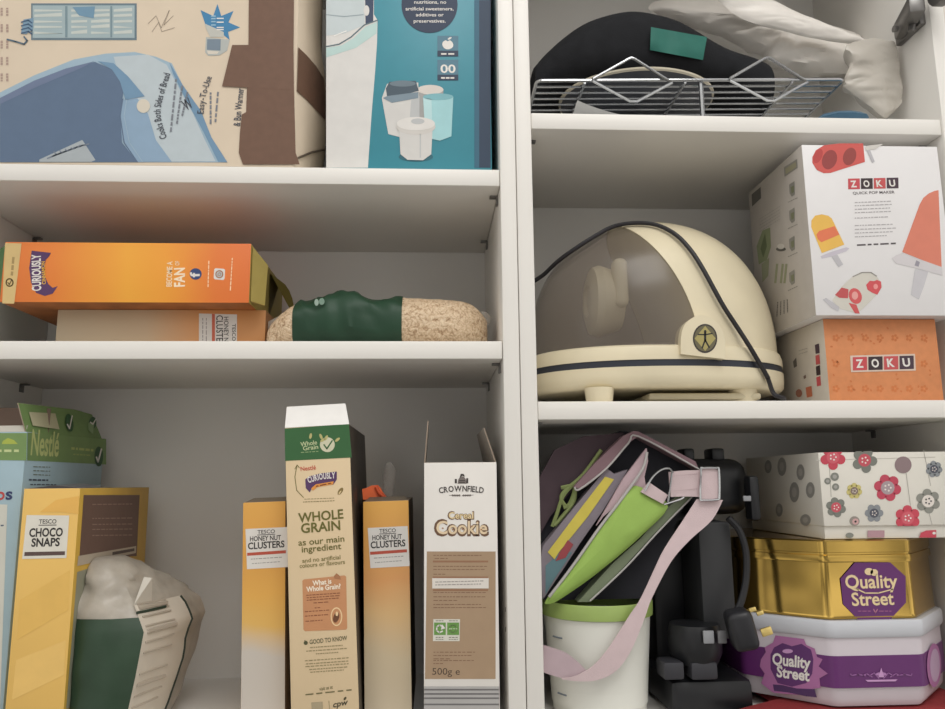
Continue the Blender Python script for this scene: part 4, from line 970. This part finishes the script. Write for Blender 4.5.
# ================================================================== right unit, bottom compartment
# food caddy
BW = mat('white_pail_plastic', (222, 222, 214), .4, var=.01)
LIME = mat('lime_plastic', (150, 172, 96), .4)
bx = thing('food_caddy', 'small white pail with a lime green rim under the fabric bag', 'pail', (.092, .075, ZF))
c = V3((.0885, .073, ZF+.0004))
MB().lathe([(.0, .0), (.046, .0), (.050, .003), (.053, .030), (.0580, .098), (.0580, .102), (.0565, .102), (.052, .012), (0, .008)], c, BW, 64, 1, 1).build('pail', bx)
MB().lathe([(.0585, .1015), (.0612, .1025), (.0617, .116), (.0605, .118), (.055, .117), (.053, .112), (.0565, .1015)], c, LIME, 64, cap=False).build('rim', bx)
A = MB()
for y, w in ((.082, .018), (.062, .014), (.024, .012)):
    pts = [c+V3((.0575*math.cos(t)*(.93+.0008*y), .0575*math.sin(t)*(.93), y)) for t in [math.radians(200+3*k) for k in range(6)]]
    rr = .0525+.0057*max(0, (y-.03)/.07)+.0004
    pts = [c+V3((rr*math.cos(t), rr*math.sin(t), y)) for t in [math.radians(203+3*k) for k in range(6)]]
    A.tube(pts, .0009, P((120, 130, 140)), 5)
join(A.build('printed_text', bx), next(c for c in bx.children if c.name.startswith('pail')))

# fabric lunch bag leaning over it
FG = mat('grey_pink_fabric', (132, 124, 132), .8, var=.05, bump=.15, bscale=700)
FLIME = mat('lime_fabric', (150, 182, 90), .75, var=.04, bump=.12, bscale=700)
FPINK = mat('pale_pink_webbing', (204, 184, 186), .8, var=.04, bump=.2, bscale=900)
FDARK = mat('dark_lining', (38, 38, 44), .9, var=.1)
FYEL = mat('yellow_trim', (206, 190, 84), .75)
FMAR = mat('dull_maroon_fabric', (70, 56, 62), .8, var=.15, scale=25)
FEDGE = mat('light_grey_piping', (178, 174, 172), .7)
FOL = mat('grey_green_fabric', (118, 128, 104), .8)
lb = thing('lunch_bag', 'grey, pink and lime fabric lunch bag tipped over on the white pail', 'bag', (.09, .07, ZF+.118))
C1 = lambda pts: [(530+x/4.5, 410+y/4.5) for x, y in pts]
def pz(pts, Y, d, m, ms=None, minx=.0195): 
    mb = MB(); q = [at(x, y, Y) for x, y in pts]
    for p in q: p.x = max(p.x, minx); p.z = max(p.z, ZF+.1195)
    mb.prism(q, (0, d, 0), m, ms); return mb
pz([(545, 604), (540, 590), (540, 520), (556, 478), (585, 446), (620, 431), (637, 432), (640, 520), (636, 604)], .052, .10, FDARK).build('lining', lb)
pz([(636, 604), (640, 520), (637, 432), (697, 466), (694, 492), (676, 520), (668, 560), (652, 604)], .052, .020, FDARK).build('lining', lb)  # lining at top; lower part is a dark sheet added for the black void behind
pz(C1([(45, 300), (110, 180), (240, 118), (420, 102), (420, 125), (300, 235), (205, 345), (90, 480), (30, 590)]), .046, .006, FMAR).build('back_panel', lb)
mb = pz(C1([(470, 94), (492, 98), (745, 232), (760, 268), (735, 252), (487, 118), (442, 150), (345, 262), (225, 356), (198, 346), (300, 232), (420, 117)]), .030, .022, mat('rose_grey_fabric', (130, 104, 110), .8)); mb.build('opening_rim', lb)
mb = MB(); mb.tube(smooth_pts([at(*q, .0295) for q in C1([(200, 348), (225, 356), (345, 262), (442, 150), (487, 118), (735, 252), (758, 268)])], 4), .0011, FEDGE, 6); mb.build('piping', lb)
pz(C1([(345, 262), (380, 288), (440, 268), (330, 450), (225, 600), (160, 700), (60, 850), (40, 700), (60, 610), (150, 500)]), .034, .02, FG).build('side_panel', lb)
pz(C1([(338, 300), (378, 312), (260, 480), (130, 640), (110, 672), (80, 640), (200, 480)]), .0332, .001, FYEL).build('stripe', lb)
pz(C1([(170, 585), (195, 605), (160, 665), (115, 680), (135, 640)]), .0330, .001, P((150, 66, 72))).build('sewn_tag', lb)
pz(C1([(70, 700), (140, 640), (190, 640), (110, 760), (70, 830)]), .0336, .001, P((96, 128, 136))).build('blue_patch', lb)
mb = MB(); g = pil
pp = smooth_pts([at(x, y, .026) for x, y in ((632, 486), (650, 492), (668, 507), (640, 537), (610, 563), (580, 586), (550, 605), (546, 600), (560, 583), (577, 560), (600, 527), (618, 503))], 4, True)
for p in pp: p.x = max(p.x, .0195); p.z = max(p.z, ZF+.1195)
MB().pillow(pp, (0, -1, 0), .008, .004, FLIME, 8, .001, 40, 2).build('front_pocket', lb)
mb = MB(); mb.tube(smooth_pts([at(*q, .0225) for q in ((647, 452), (642, 470), (620, 501), (600, 527), (577, 560), (560, 583), (549, 597))], 4), [.0016]*25, FEDGE, 6); mb.build('piping', lb)
pz(C1([(525, 172), (532, 230), (515, 300), (522, 348), (495, 362), (470, 350), (440, 362), (400, 420), (330, 480), (300, 520), (420, 310), (480, 230)]), .027, .005, mat('pale_pink_fabric', (188, 164, 170), .75)).build('gusset', lb)
pz([(668, 507), (683, 496), (694, 494), (655, 533), (625, 566), (590, 602), (578, 602), (612, 564), (641, 538)], .030, .02, FOL).build('end_panel', lb)
mb = MB(); mb.tube(smooth_pts([at(*q, .0275) for q in ((692, 497), (656, 534), (626, 567), (590, 601))], 4), .0010, FEDGE, 6); mb.build('piping', lb)
mb = MB(); GC = mat('green_cord', (124, 136, 84), .7)
for pts in (((320, 180), (240, 290), (160, 360), (140, 400), (165, 440)), ((205, 325), (150, 385), (120, 470), (100, 525)), ((200, 330), (200, 400), (170, 450), (110, 520)), ((140, 350), (200, 345), (180, 420), (150, 440))):
    mb.tube(smooth_pts([at(*q, .040) for q in C1(pts)], 4), .0022, GC, 6)
mb.build('green_cord', lb)
# strap
def ribbon(a_, b_, Ys, m, name, th=.0014, n=5):
    A_ = smooth_pts([at(x, y, Y) for (x, y), Y in zip(a_, Ys)], n); B_ = smooth_pts([at(x, y, Y) for (x, y), Y in zip(b_, Ys)], n)
    rings = [[p, q, q+V3((0, th, 0)), p+V3((0, th, 0))] for p, q in zip(A_, B_)]
    for r in rings:
        for p in r: p.x = max(p.x, .0195)
    return MB().rings(rings, m).build(name, lb)
ribbon([(697, 499), (684, 519), (665, 548), (656, 566), (641, 598), (628, 618), (608, 649), (594, 665), (582, 673), (572, 677), (562, 678)], [(723, 500), (712, 520), (690, 540), (671, 562), (652, 598), (644, 620), (631, 651), (616, 671), (598, 680), (580, 681.5), (562, 679.5)], [.018, .016, .013, .011, .008, .007, .006, .006, .0065, .007, .009], FPINK, 'strap')
ribbon([(590, 675), (580, 664), (566, 653), (550, 647), (536, 643)], [(592, 677), (580, 680), (566, 679), (548, 674), (536, 669)], [.0085, .0098, .012, .014, .016], mat('pink_webbing_back', (184, 164, 170), .8), 'strap')
ribbon([(669, 472), (684, 470.5), (700, 470), (714, 468.5)], [(671, 497), (684, 496.5), (700, 497), (716, 499)], [.019, .018, .017, .017], FPINK, 'strap', .003)
ribbon([(649, 482), (656, 487), (668, 495)], [(641, 492), (651, 497.5), (663, 504)], [.020, .019, .019], FPINK, 'strap', .003)
ribbon([(700, 469.5), (712, 468.5), (719, 470)], [(700, 499), (712, 500), (719, 498)], [.0145, .014, .0145], FPINK, 'strap', .003)
mb = MB(); mb.tube(smooth_pts([at(*q, .0165) for q in ((645, 491), (652, 478), (661, 470), (669, 468.5), (673, 473))], 4), .0011, CHROME, 7); mb.tube(smooth_pts([at(*q, .0165) for q in ((664, 504.5), (672, 502), (681, 499), (684, 497))], 4), .0011, CHROME, 7); mb.tube([at(672, 473, .0165), at(668, 502, .0165)], .001, CHROME, 7); mb.build('ring', lb)
mb = MB(); mb.tube(smooth_pts([at(*q, .0128) for q in ((701, 470), (703, 468), (716, 468), (719, 470), (719.5, 496), (717, 499.5), (703, 500), (700.5, 498))], 3, True), .0012, CHROME, 7, closed=True); mb.build('buckle', lb)
mb = MB()
for y in (476, 491): 
    for k in range(12): mb.tube([at(674+2*k, y-.2*k, .0166), at(675+2*k, y-.2*k, .0166)], .0003, P((160, 130, 138)), 4)
mb.build('stitching', lb)

# black machine at the back
BP = mat('black_appliance_plastic', (28, 29, 32), .38, var=.06)
BP2 = mat('charcoal_plastic', (52, 53, 55), .5)
SIL = mat('silver_plastic', (150, 152, 156), .35)
cm = thing('kitchen_machine', 'tall black countertop machine standing between the white pail and purple tub', 'appliance', (.205, .115, ZF))
MY = .055
x0, x1 = .158, .249
zc = lambda y, Y=MY: at(700, y, Y).z
MB().box(((x0+x1)/2, .115, ZF+.0185), (x1-x0, .15, .036), BP, .008).build('base', cm)
MB().box(((x0+x1)/2+.004, .165, (ZF+.03+zc(480, .1))/2), (x1-x0-.01, .085, zc(480, .1)-ZF-.03), BP, .012).build('body', cm)
xa, xb = at(700, 560, MY).x, at(733, 560, MY).x
MB().box(((xa+xb)/2, MY+.033, (zc(522)+zc(640))/2), (xb-xa, .066, zc(522)-zc(640)), BP2, .003).build('front_column', cm)
MB().box((at(718, 480, MY+.02).x, .125, (zc(458)+zc(516))/2), (at(750, 480, MY+.02).x-at(684, 480, MY+.02).x, .10, zc(458)-zc(516)), BP, .018, seg=4).build('head', cm)
for a_, b_ in ((684, 695), (712, 725)):
    MB().box((at((a_+b_)/2, 452, .09).x, .105, zc(455, .09)), (at(b_, 452, .09).x-at(a_, 452, .09).x, .03, .016), BP, .003).build('lug', cm)
c = at(695, 644, .055)
MB().lathe([(.0, -.020), (.023, -.019), (.028, -.008), (.029, .012), (.026, .022), (0, .024)], c, BP, 32, 1, 1).build('brew_head', cm)
for x, w in ((708.5, 11), (722, 9)):
    q = at(x, 637, .022); MB().box(q, (w/960, .003, .013), SIL if w > 10 else mat('grey_plastic', (112, 112, 114), .4), .001).build('badge', cm)
for x, w in ((670, 20), (700, 26)):
    q = at(x, 668, .045); MB().box(q, (w/900, .03, .018), mat('dim_steel', (58, 58, 63), .45, metal=.2), .003).build('cup_rest', cm)
q = at(752, 498, .06); MB().box(q, (.012, .02, .05), BP, .004).build('side_switch', cm)
q = at(747, 498.5, .048); MB().box(q, (.009, .003, .006), SIL, .001).build('switch_mark', cm)
# cord and plug
CB = mat('black_flex', (30, 30, 33), .55)
pg = thing('plug', 'black three pin plug with brass pins lying against the purple tub', 'plug', at(745, 640, .03))
pe = V3((.93, -.25, .20)).normalized(); pw = V3((.2, .97, 0)).normalized(); pn = pe.cross(pw)
pc = at(741, 629, .012)
MB().box(pc, (.026, .036, .040), mat('black_plug_plastic', (36, 36, 40), .4), .007, pe, pw, pn, seg=3).build('plug_body', pg)
PB_ = mat('brass', (232, 206, 130), .3, metal=.6)
for s_, (u, v, l) in enumerate(((0, .013, .012), (-.011, -.010, .010), (.011, -.010, .010))):
    q = at(*((752.5, 609.5), (760, 613), (766.5, 631.5))[s_], -.002); MB().box(q, (.007, .004, .004) if s_ != 2 else (.011, .004, .008), PB_, .0006, (.93, -.2, .3), (.2, .97, 0), (-.3, 0, .95)).build('pin', pg)
cord = [(728, 518, .045), (739, 530, .044), (746, 552, .04), (746, 580, .035), (741, 602, .03), (735, 614, .028), (731, 622, .026)]
mb = MB(); mb.tube(smooth_pts([at(x, y, Y) for x, y, Y in cord], 5), .0038, CB, 8); mb.build('cord', pg)

# red cloth on the floor
RC = mat('red_cloth', (138, 44, 46), .85, var=.08, bump=.3, bscale=300)
zt_ = ZF+.0115
mb = MB(); pp = smooth_pts([V3((x, y, ZF+.0062)) for x, y in ((.205, .012), (.24, .006), (.33, .004), (.42, .003), (.49, .01), (.495, .12), (.49, .235), (.38, .24), (.27, .235), (.272, .13), (.276, .07), (.268, .022), (.215, .020))], 4, True)
mb.pillow(pp, (0, 0, 1), .0056, .0056, RC, 8, .0, 50, 4, .25)
for v in mb.v: v.z = min(v.z, zt_)
tag(mb.build('cloth', None, off=(.37, .12, ZF)), 'red folded cloth on the cupboard floor beneath the purple tub', 'cloth')

# octagonal confectionery tubs
OX, OY = .371, .129; AP = .118
def octo(ap, z, rnd_=.006):
    pts = []
    R = ap/math.cos(math.pi/8)
    co = [V3((OX+R*math.cos(math.pi/8+k*math.pi/4), OY+R*math.sin(math.pi/8+k*math.pi/4), z)) for k in range(8)]
    for k in range(8):
        p, a_, b_ = co[k], co[k-1], co[(k+1) % 8]
        da, db = (a_-p).normalized()*rnd_, (b_-p).normalized()*rnd_
        for t in (0, .33, .67, 1): pts.append((p+da)*(1-t)**2+p*2*t*(1-t)+(p+db)*t*t)
    return pts
TW = mat('white_tub_plastic', (208, 200, 206), .35, var=.01); PUR = mat('purple_sleeve', (98, 44, 104), .35, var=.03)
tub = thing('confectionery_tub', 'purple and white octagonal sweet tub at the bottom on the red cloth', 'tub', (OX, OY, zt_))
def zpx(y, Y=.012): return at(872, y, Y).z
zb0, zb1, zp1, zl0 = zt_+.0003, zpx(688), zpx(655), zpx(637)
MB().rings([octo(AP-.014, zb0), octo(AP-.008, zb0+.001), octo(AP-.0035, zb0+.008), octo(AP-.001, zp1), octo(AP-.001, zl0+.002)], TW).build('tub', tub)
MB().rings([octo(AP-.0022, zb1), octo(AP-.0002, zb1+.0006), octo(AP-.0002, zp1-.0006), octo(AP-.0022, zp1)], PUR, cap=False).build('sleeve', tub)
zlt = zpx(620)
MB().rings([octo(AP-.003, zl0), octo(AP+.001, zl0), octo(AP+.0025, zl0+.003), octo(AP+.0025, zlt-.003), octo(AP+.001, zlt), octo(AP-.012, zlt+.0004)], mat('white_lid_plastic', (196, 198, 204), .3, var=.01)).build('lid', tub)
R = AP/math.cos(math.pi/8); kx = R*math.sin(math.pi/8)
FFr = Face((OX-kx, OY-AP, zb0), (1, 0, 0), (0, 0, 1))
A = Art(FFr, (735, 540, 4.195)); A.L = 3; LV = P((196, 150, 196))
for s_ in (-1, 1):
    for k in range(4): A.line([(612+s_*(10+28*k), 580-6*k), (612+s_*(30+32*k), 556+4*k), (612+s_*(50+26*k), 570-3*k)], 4, P((156, 104, 160)), 5)
A.poly([(545, 586), (680, 584), (672, 592), (555, 594)], LV, 5); A.poly([(600, 575), (612, 535), (624, 575)], LV, 5); A.ell(612, 562, 22, 8, P((176, 126, 178)), 4)
A.build('printed_crest', tub, next(c for c in tub.children if c.name.startswith('sleeve')))
s2 = math.sqrt(.5)
FLt = Face((OX-AP, OY-kx, zb0), (s2, -s2, 0), (0, 0, 1))
A = Art(FLt, (735, 540, 4.195)); A.L = 3; PK = P((168, 108, 156)); DP = P((92, 48, 104))
A.poly([(110, 500), (130, 470), (125, 450), (160, 430), (170, 400), (290, 415), (300, 440), (335, 455), (345, 490), (368, 500), (352, 530), (390, 560), (355, 580), (360, 620), (320, 625), (270, 650), (160, 640), (110, 600), (125, 560), (105, 530)], PK, 4)
A.poly([(150, 480), (165, 450), (200, 432), (240, 445), (280, 435), (320, 460), (330, 500), (325, 560), (300, 600), (240, 615), (180, 600), (150, 540)], DP, 5)
A.text('Quality', (160, 520), (322, 540), 46, WHITE, 6, .03, .15); A.text('Street', (176, 572), (316, 592), 44, WHITE, 6, .03, .15); A.ell(222, 466, 22, 9, LV, 6)
A.poly([(160, 605), (200, 608), (260, 622), (335, 625), (345, 660), (300, 655), (230, 640), (165, 632)], P((76, 48, 92)), 6)
A.build('logo', tub)
FRt = Face((OX+kx, OY-AP, zb0), (s2, s2, 0), (0, 0, 1))
A = Art(FRt, (735, 540, 4.195)); A.L = 3; A.ell(833, 525, 30, 92, PK, 4); A.ell(836, 525, 20, 70, P((186, 160, 186)), 5)
A.build('printed_badge', tub, next(c for c in tub.children if c.name.startswith('sleeve')))

GOLD = mat('gold_tinplate', (190, 158, 84), .14, metal=1., var=.03)
gt = thing('confectionery_tin', 'gold metal sweet tin with a purple octagon label between tub and flower box', 'tin', (OX, OY, zlt))
g0, g1 = zlt+.0008, zpx(539.5, .014)
ga = AP-.004
MB().rings([octo(ga-.004, g0), octo(ga, g0), octo(ga+.0008, g0+.002), octo(ga, g0+.004), octo(ga-.001, g1-.024), octo(ga-.001, g1-.0235)], GOLD).build('tin', gt)
MB().rings([octo(ga-.001, g1-.0235), octo(ga+.001, g1-.0235), octo(ga+.0014, g1-.022), octo(ga+.001, g1-.016), octo(ga-.0002, g1-.0155), octo(ga-.0002, g1-.0135), octo(ga+.001, g1-.013), octo(ga+.0012, g1-.0015), octo(ga-.001, g1), octo(ga-.008, g1), ], GOLD).build('lid', gt)
FG_ = Face((OX-kx, OY-ga, g0), (1, 0, 0), (0, 0, 1))
A = Art(FG_, (735, 540, 4.195)); A.L = 6; CR = P((226, 204, 160))
A.poly([(441, 162), (502, 94), (650, 94), (714, 152), (716, 262), (650, 333), (515, 333), (452, 268)], PUR, 4)
A.text('Quality', (463, 203), (682, 198), 52, CR, 6, .02); A.text('Street', (490, 275), (667, 270), 50, CR, 6, .02); A.line([(510, 205), (545, 222), (600, 222), (660, 206)], 5, CR, 6)
A.ell(560, 132, 18, 15, CR, 6); A.ell(582, 136, 16, 14, CR, 6); A.small((515, 300), (568, 300), 6, P((150, 90, 130)), 5, 2); A.small((602, 300), (655, 300), 6, P((150, 90, 130)), 5, 2); A.line([(580, 290), (588, 305), (596, 290)], 4, P((180, 120, 140)), 5)
A.build('label', gt)

# flowered box
FB = mat('white_flowered_card', (222, 218, 208), .5, var=.012)
fy = .016
a = at(818.5, 452.5, fy); fz = g1+.0006
bz = at(850, 526, fy).z
fx0, fx1 = at(822, 500, fy).x, .4765
fb = thing('gift_box', 'white lidded box patterned with red and grey flowers on the gold tin', 'box', ((fx0+fx1)/2, .11, fz))
MB().box(((fx0+fx1)/2, fy+.002+.096, (fz+bz)/2+.004), (fx1-fx0-.003, .190, bz-fz+.008), FB, .0008).build('box', fb)
MB().box(((fx0+fx1)/2, fy+.098, (bz+a.z)/2), (fx1-fx0, .196, a.z-bz), FB, .0008).build('lid', fb)
FLW = {'r': (P((196, 72, 88)), P((206, 96, 108))), 'g': (P((122, 124, 116)), P((196, 84, 96))), 's': (P((138, 142, 146)), P((84, 86, 96))), 'y': (P((200, 188, 120)), P((132, 116, 104))), 'm': (P((190, 72, 92)), P((168, 152, 156))), 'w': (P((140, 140, 132)), P((224, 216, 208)))}
def flower(A, x, y, r, k, n=6, rot=0., clip=None):
    c1, c2 = FLW[k]
    cy_ = lambda q: max(q, clip[0]) if clip and clip[0] else q
    def pe_(cx_, cy0, rr, m, L):
        pts = [(cx_+rr*math.cos(2*math.pi*i/14), cy0+rr*math.sin(2*math.pi*i/14)) for i in range(14)]
        if clip:
            pts = [(px, min(max(py, clip[0]-(px-360)*.03), clip[1])) for px, py in pts]
        A.poly(pts, m, L)
    for i in range(n): pe_(x+r*.62*math.cos(rot+2*math.pi*i/n), y+r*.62*math.sin(rot+2*math.pi*i/n), r*.38, c1, 2)
    pe_(x, y, r*.62, c1, 3); pe_(x, y, r*.50, c2, 4)
    for i in range(5): pe_(x+r*.22*math.cos(i*1.26), y+r*.22*math.sin(i*1.26), r*.07, P((232, 222, 216)) if k != 'w' else P((60, 56, 60)), 5)
A = Art(Face((fx0, fy, bz), (1, 0, 0), (0, 0, 1)), (735, 430, 4.5)); TH = P((176, 172, 164)); cl_ = (102, 432)
for pts in (((424, 160), (432, 300)), ((770, 195), (792, 360)), ((848, 90), (880, 250)), ((872, 370), (886, 425))): A.line(pts, 3, TH, 1)
A.line([(365, 136), (900, 122)], 3, P((198, 194, 184)), 1)
flower(A, 440, 122, 58, 'r', 5, .3, cl_); flower(A, 582, 136, 58, 'g', 5, .1, cl_); A.ell(756, 157, 38, 38, P((142, 122, 124)), 2)
flower(A, 686, 260, 62, 'm', 6, .2); flower(A, 536, 274, 36, 'y', 7, .2); flower(A, 454, 348, 46, 'g', 6, .3); flower(A, 625, 374, 42, 's', 6, 0); flower(A, 868, 320, 56, 'w', 6, .4); flower(A, 895, 176, 38, 's', 7, .1); flower(A, 776, 396, 58, 'r', 6, .5, cl_)
for x, y, r_ in ((448, 210, 19), (416, 230, 15), (452, 256, 16)): A.ell(x, y, r_, r_, P((128, 130, 122)), 2, 16); A.ell(x, y, r_*.5, r_*.5, P((164, 162, 156)), 3, 12)
A.ell(537, 410, 23, 22, P((146, 138, 130)), 2, 18); A.ell(541, 412, 15, 14, P((200, 160, 158)), 3, 14); A.ell(541, 412, 5, 5, DK, 4, 10)
A.build('printed_flowers', fb, next(c for c in fb.children if c.name.startswith('lid')))
A = Art(Face((fx0, fy+.002, fz), (1, 0, 0), (0, 0, 1)), (735, 430, 4.5)); A.rect(596, 452, 672, 484, P((176, 140, 148)), 2); A.ell(515, 474, 18, 12, P((130, 132, 124)), 2); A.poly([(828, 484), (836, 462), (860, 452), (905, 450), (905, 484)], P((196, 72, 88)), 2); A.ell(895, 464, 8, 6, WHITE, 3)
A.build('printed_flowers', fb, next(c for c in fb.children if c.name.startswith('box')))
A = Art(Face((fx0, fy, bz), (0, 1, 0), (0, 0, 1)), (735, 430, 4.5))
for x, y, rx, ry in ((212, 165, 20, 42), (296, 190, 18, 36), (268, 280, 22, 46), (340, 270, 20, 36), (150, 165, 16, 30), (318, 405, 24, 26), (200, 360, 16, 30)): A.ell(x, y, rx, ry, P((156, 154, 148)), 2, 14); A.ell(x, y, rx*.5, ry*.5, P((180, 176, 170)), 3, 12)
A.build('printed_flowers', fb, next(c for c in fb.children if c.name.startswith('lid')))
# packet squeezed beside it
pk = thing('packet', 'green and pale blue packet squeezed between flower box and right panel', 'packet', (.489, .05, fz))
x0_ = .4785; LG = mat('bright_green_film', (132, 160, 84), .4)
mb = MB(); mb.pillow(smooth_pts([V3((.489, y, z)) for y, z in ((.004, fz+.002), (.004, fz+.05), (.006, fz+.088), (.02, fz+.090), (.034, fz+.085), (.034, fz+.002))], 3, True), (-1, 0, 0), .010, .010, mat('pale_blue_film', (176, 204, 210), .4), 6, .001, 40); mb.build('wrapper', pk)
mb = MB(); mb.pillow(smooth_pts([V3((.489, y, z)) for y, z in ((.0025, fz+.066), (.0025, fz+.088), (.02, fz+.094), (.035, fz+.088), (.035, fz+.066))], 3, True), (-1, 0, 0), .0106, .0106, LG, 6, .001, 40); mb.build('wrapper_top', pk)

# ================================================================== the room the cupboards hang in
def struct(o): o['kind'] = 'structure'; return o
struct(MB().box((0, D+.062, .55), (3.4, .10, 3.6), mat('painted_wall', (214, 208, 200), .8), 0).build('wall_back'))
struct(MB().box((0, -1.2, -1.3), (3.4, 3.0, .10), mat('grey_floor', (138, 135, 130), .5, var=.1), 0).build('floor'))

# ================================================================== light and view
w = bpy.data.worlds.new('room_light'); SC.world = w; w.use_nodes = True
nt = w.node_tree; bgd = nt.nodes['Background']
tc = nt.nodes.new('ShaderNodeTexCoord'); sp = nt.nodes.new('ShaderNodeSeparateXYZ'); nt.links.new(tc.outputs['Generated'], sp.inputs['Vector'])
r = nt.nodes.new('ShaderNodeValToRGB'); cr = r.color_ramp
cr.elements[0].position = .0; cr.elements[0].color = (.38, .365, .35, 1); cr.elements[1].position = 1.; cr.elements[1].color = (.95, .94, .92, 1)
mr = nt.nodes.new('ShaderNodeMapRange'); mr.inputs['From Min'].default_value = -1; nt.links.new(sp.outputs['Z'], mr.inputs['Value']); nt.links.new(mr.outputs['Result'], r.inputs['Fac'])
nz_ = nt.nodes.new('ShaderNodeTexNoise'); nz_.inputs['Scale'].default_value = 2.6; nz_.inputs['Detail'].default_value = 2; nt.links.new(tc.outputs['Generated'], nz_.inputs['Vector'])
r2 = nt.nodes.new('ShaderNodeValToRGB'); r2.color_ramp.elements[0].position = .40; r2.color_ramp.elements[0].color = (.35, .34, .33, 1); r2.color_ramp.elements[1].position = .62; r2.color_ramp.elements[1].color = (1.6, 1.58, 1.55, 1)
nt.links.new(nz_.outputs['Fac'], r2.inputs['Fac'])
mx = nt.nodes.new('ShaderNodeMixRGB'); mx.blend_type = 'MULTIPLY'; mx.inputs['Fac'].default_value = 1; nt.links.new(r.outputs['Color'], mx.inputs['Color1']); nt.links.new(r2.outputs['Color'], mx.inputs['Color2'])
nt.links.new(mx.outputs['Color'], bgd.inputs['Color']); bgd.inputs['Strength'].default_value = 1.1
def area(name, loc, to, size, power, col):
    l = bpy.data.lights.new(name, 'AREA'); l.shape = 'RECTANGLE'; l.size, l.size_y = size; l.energy = power; l.color = col
    o = bpy.data.objects.new(name, l); COL.objects.link(o); o.location = loc
    o.rotation_euler = (V3(to)-V3(loc)).to_track_quat('-Z', 'Y').to_euler(); return o
area('ceiling_lamp', (.25, -1.3, 1.9), (0, 0, .1), (.9, .9), 14, (1, .98, .955))
vs = SC.view_settings; vs.view_transform = 'Standard'; vs.look = 'None'; vs.gamma = 1; vs.use_curve_mapping = False; vs.exposure = 0.13
SC.display_settings.display_device = 'sRGB'
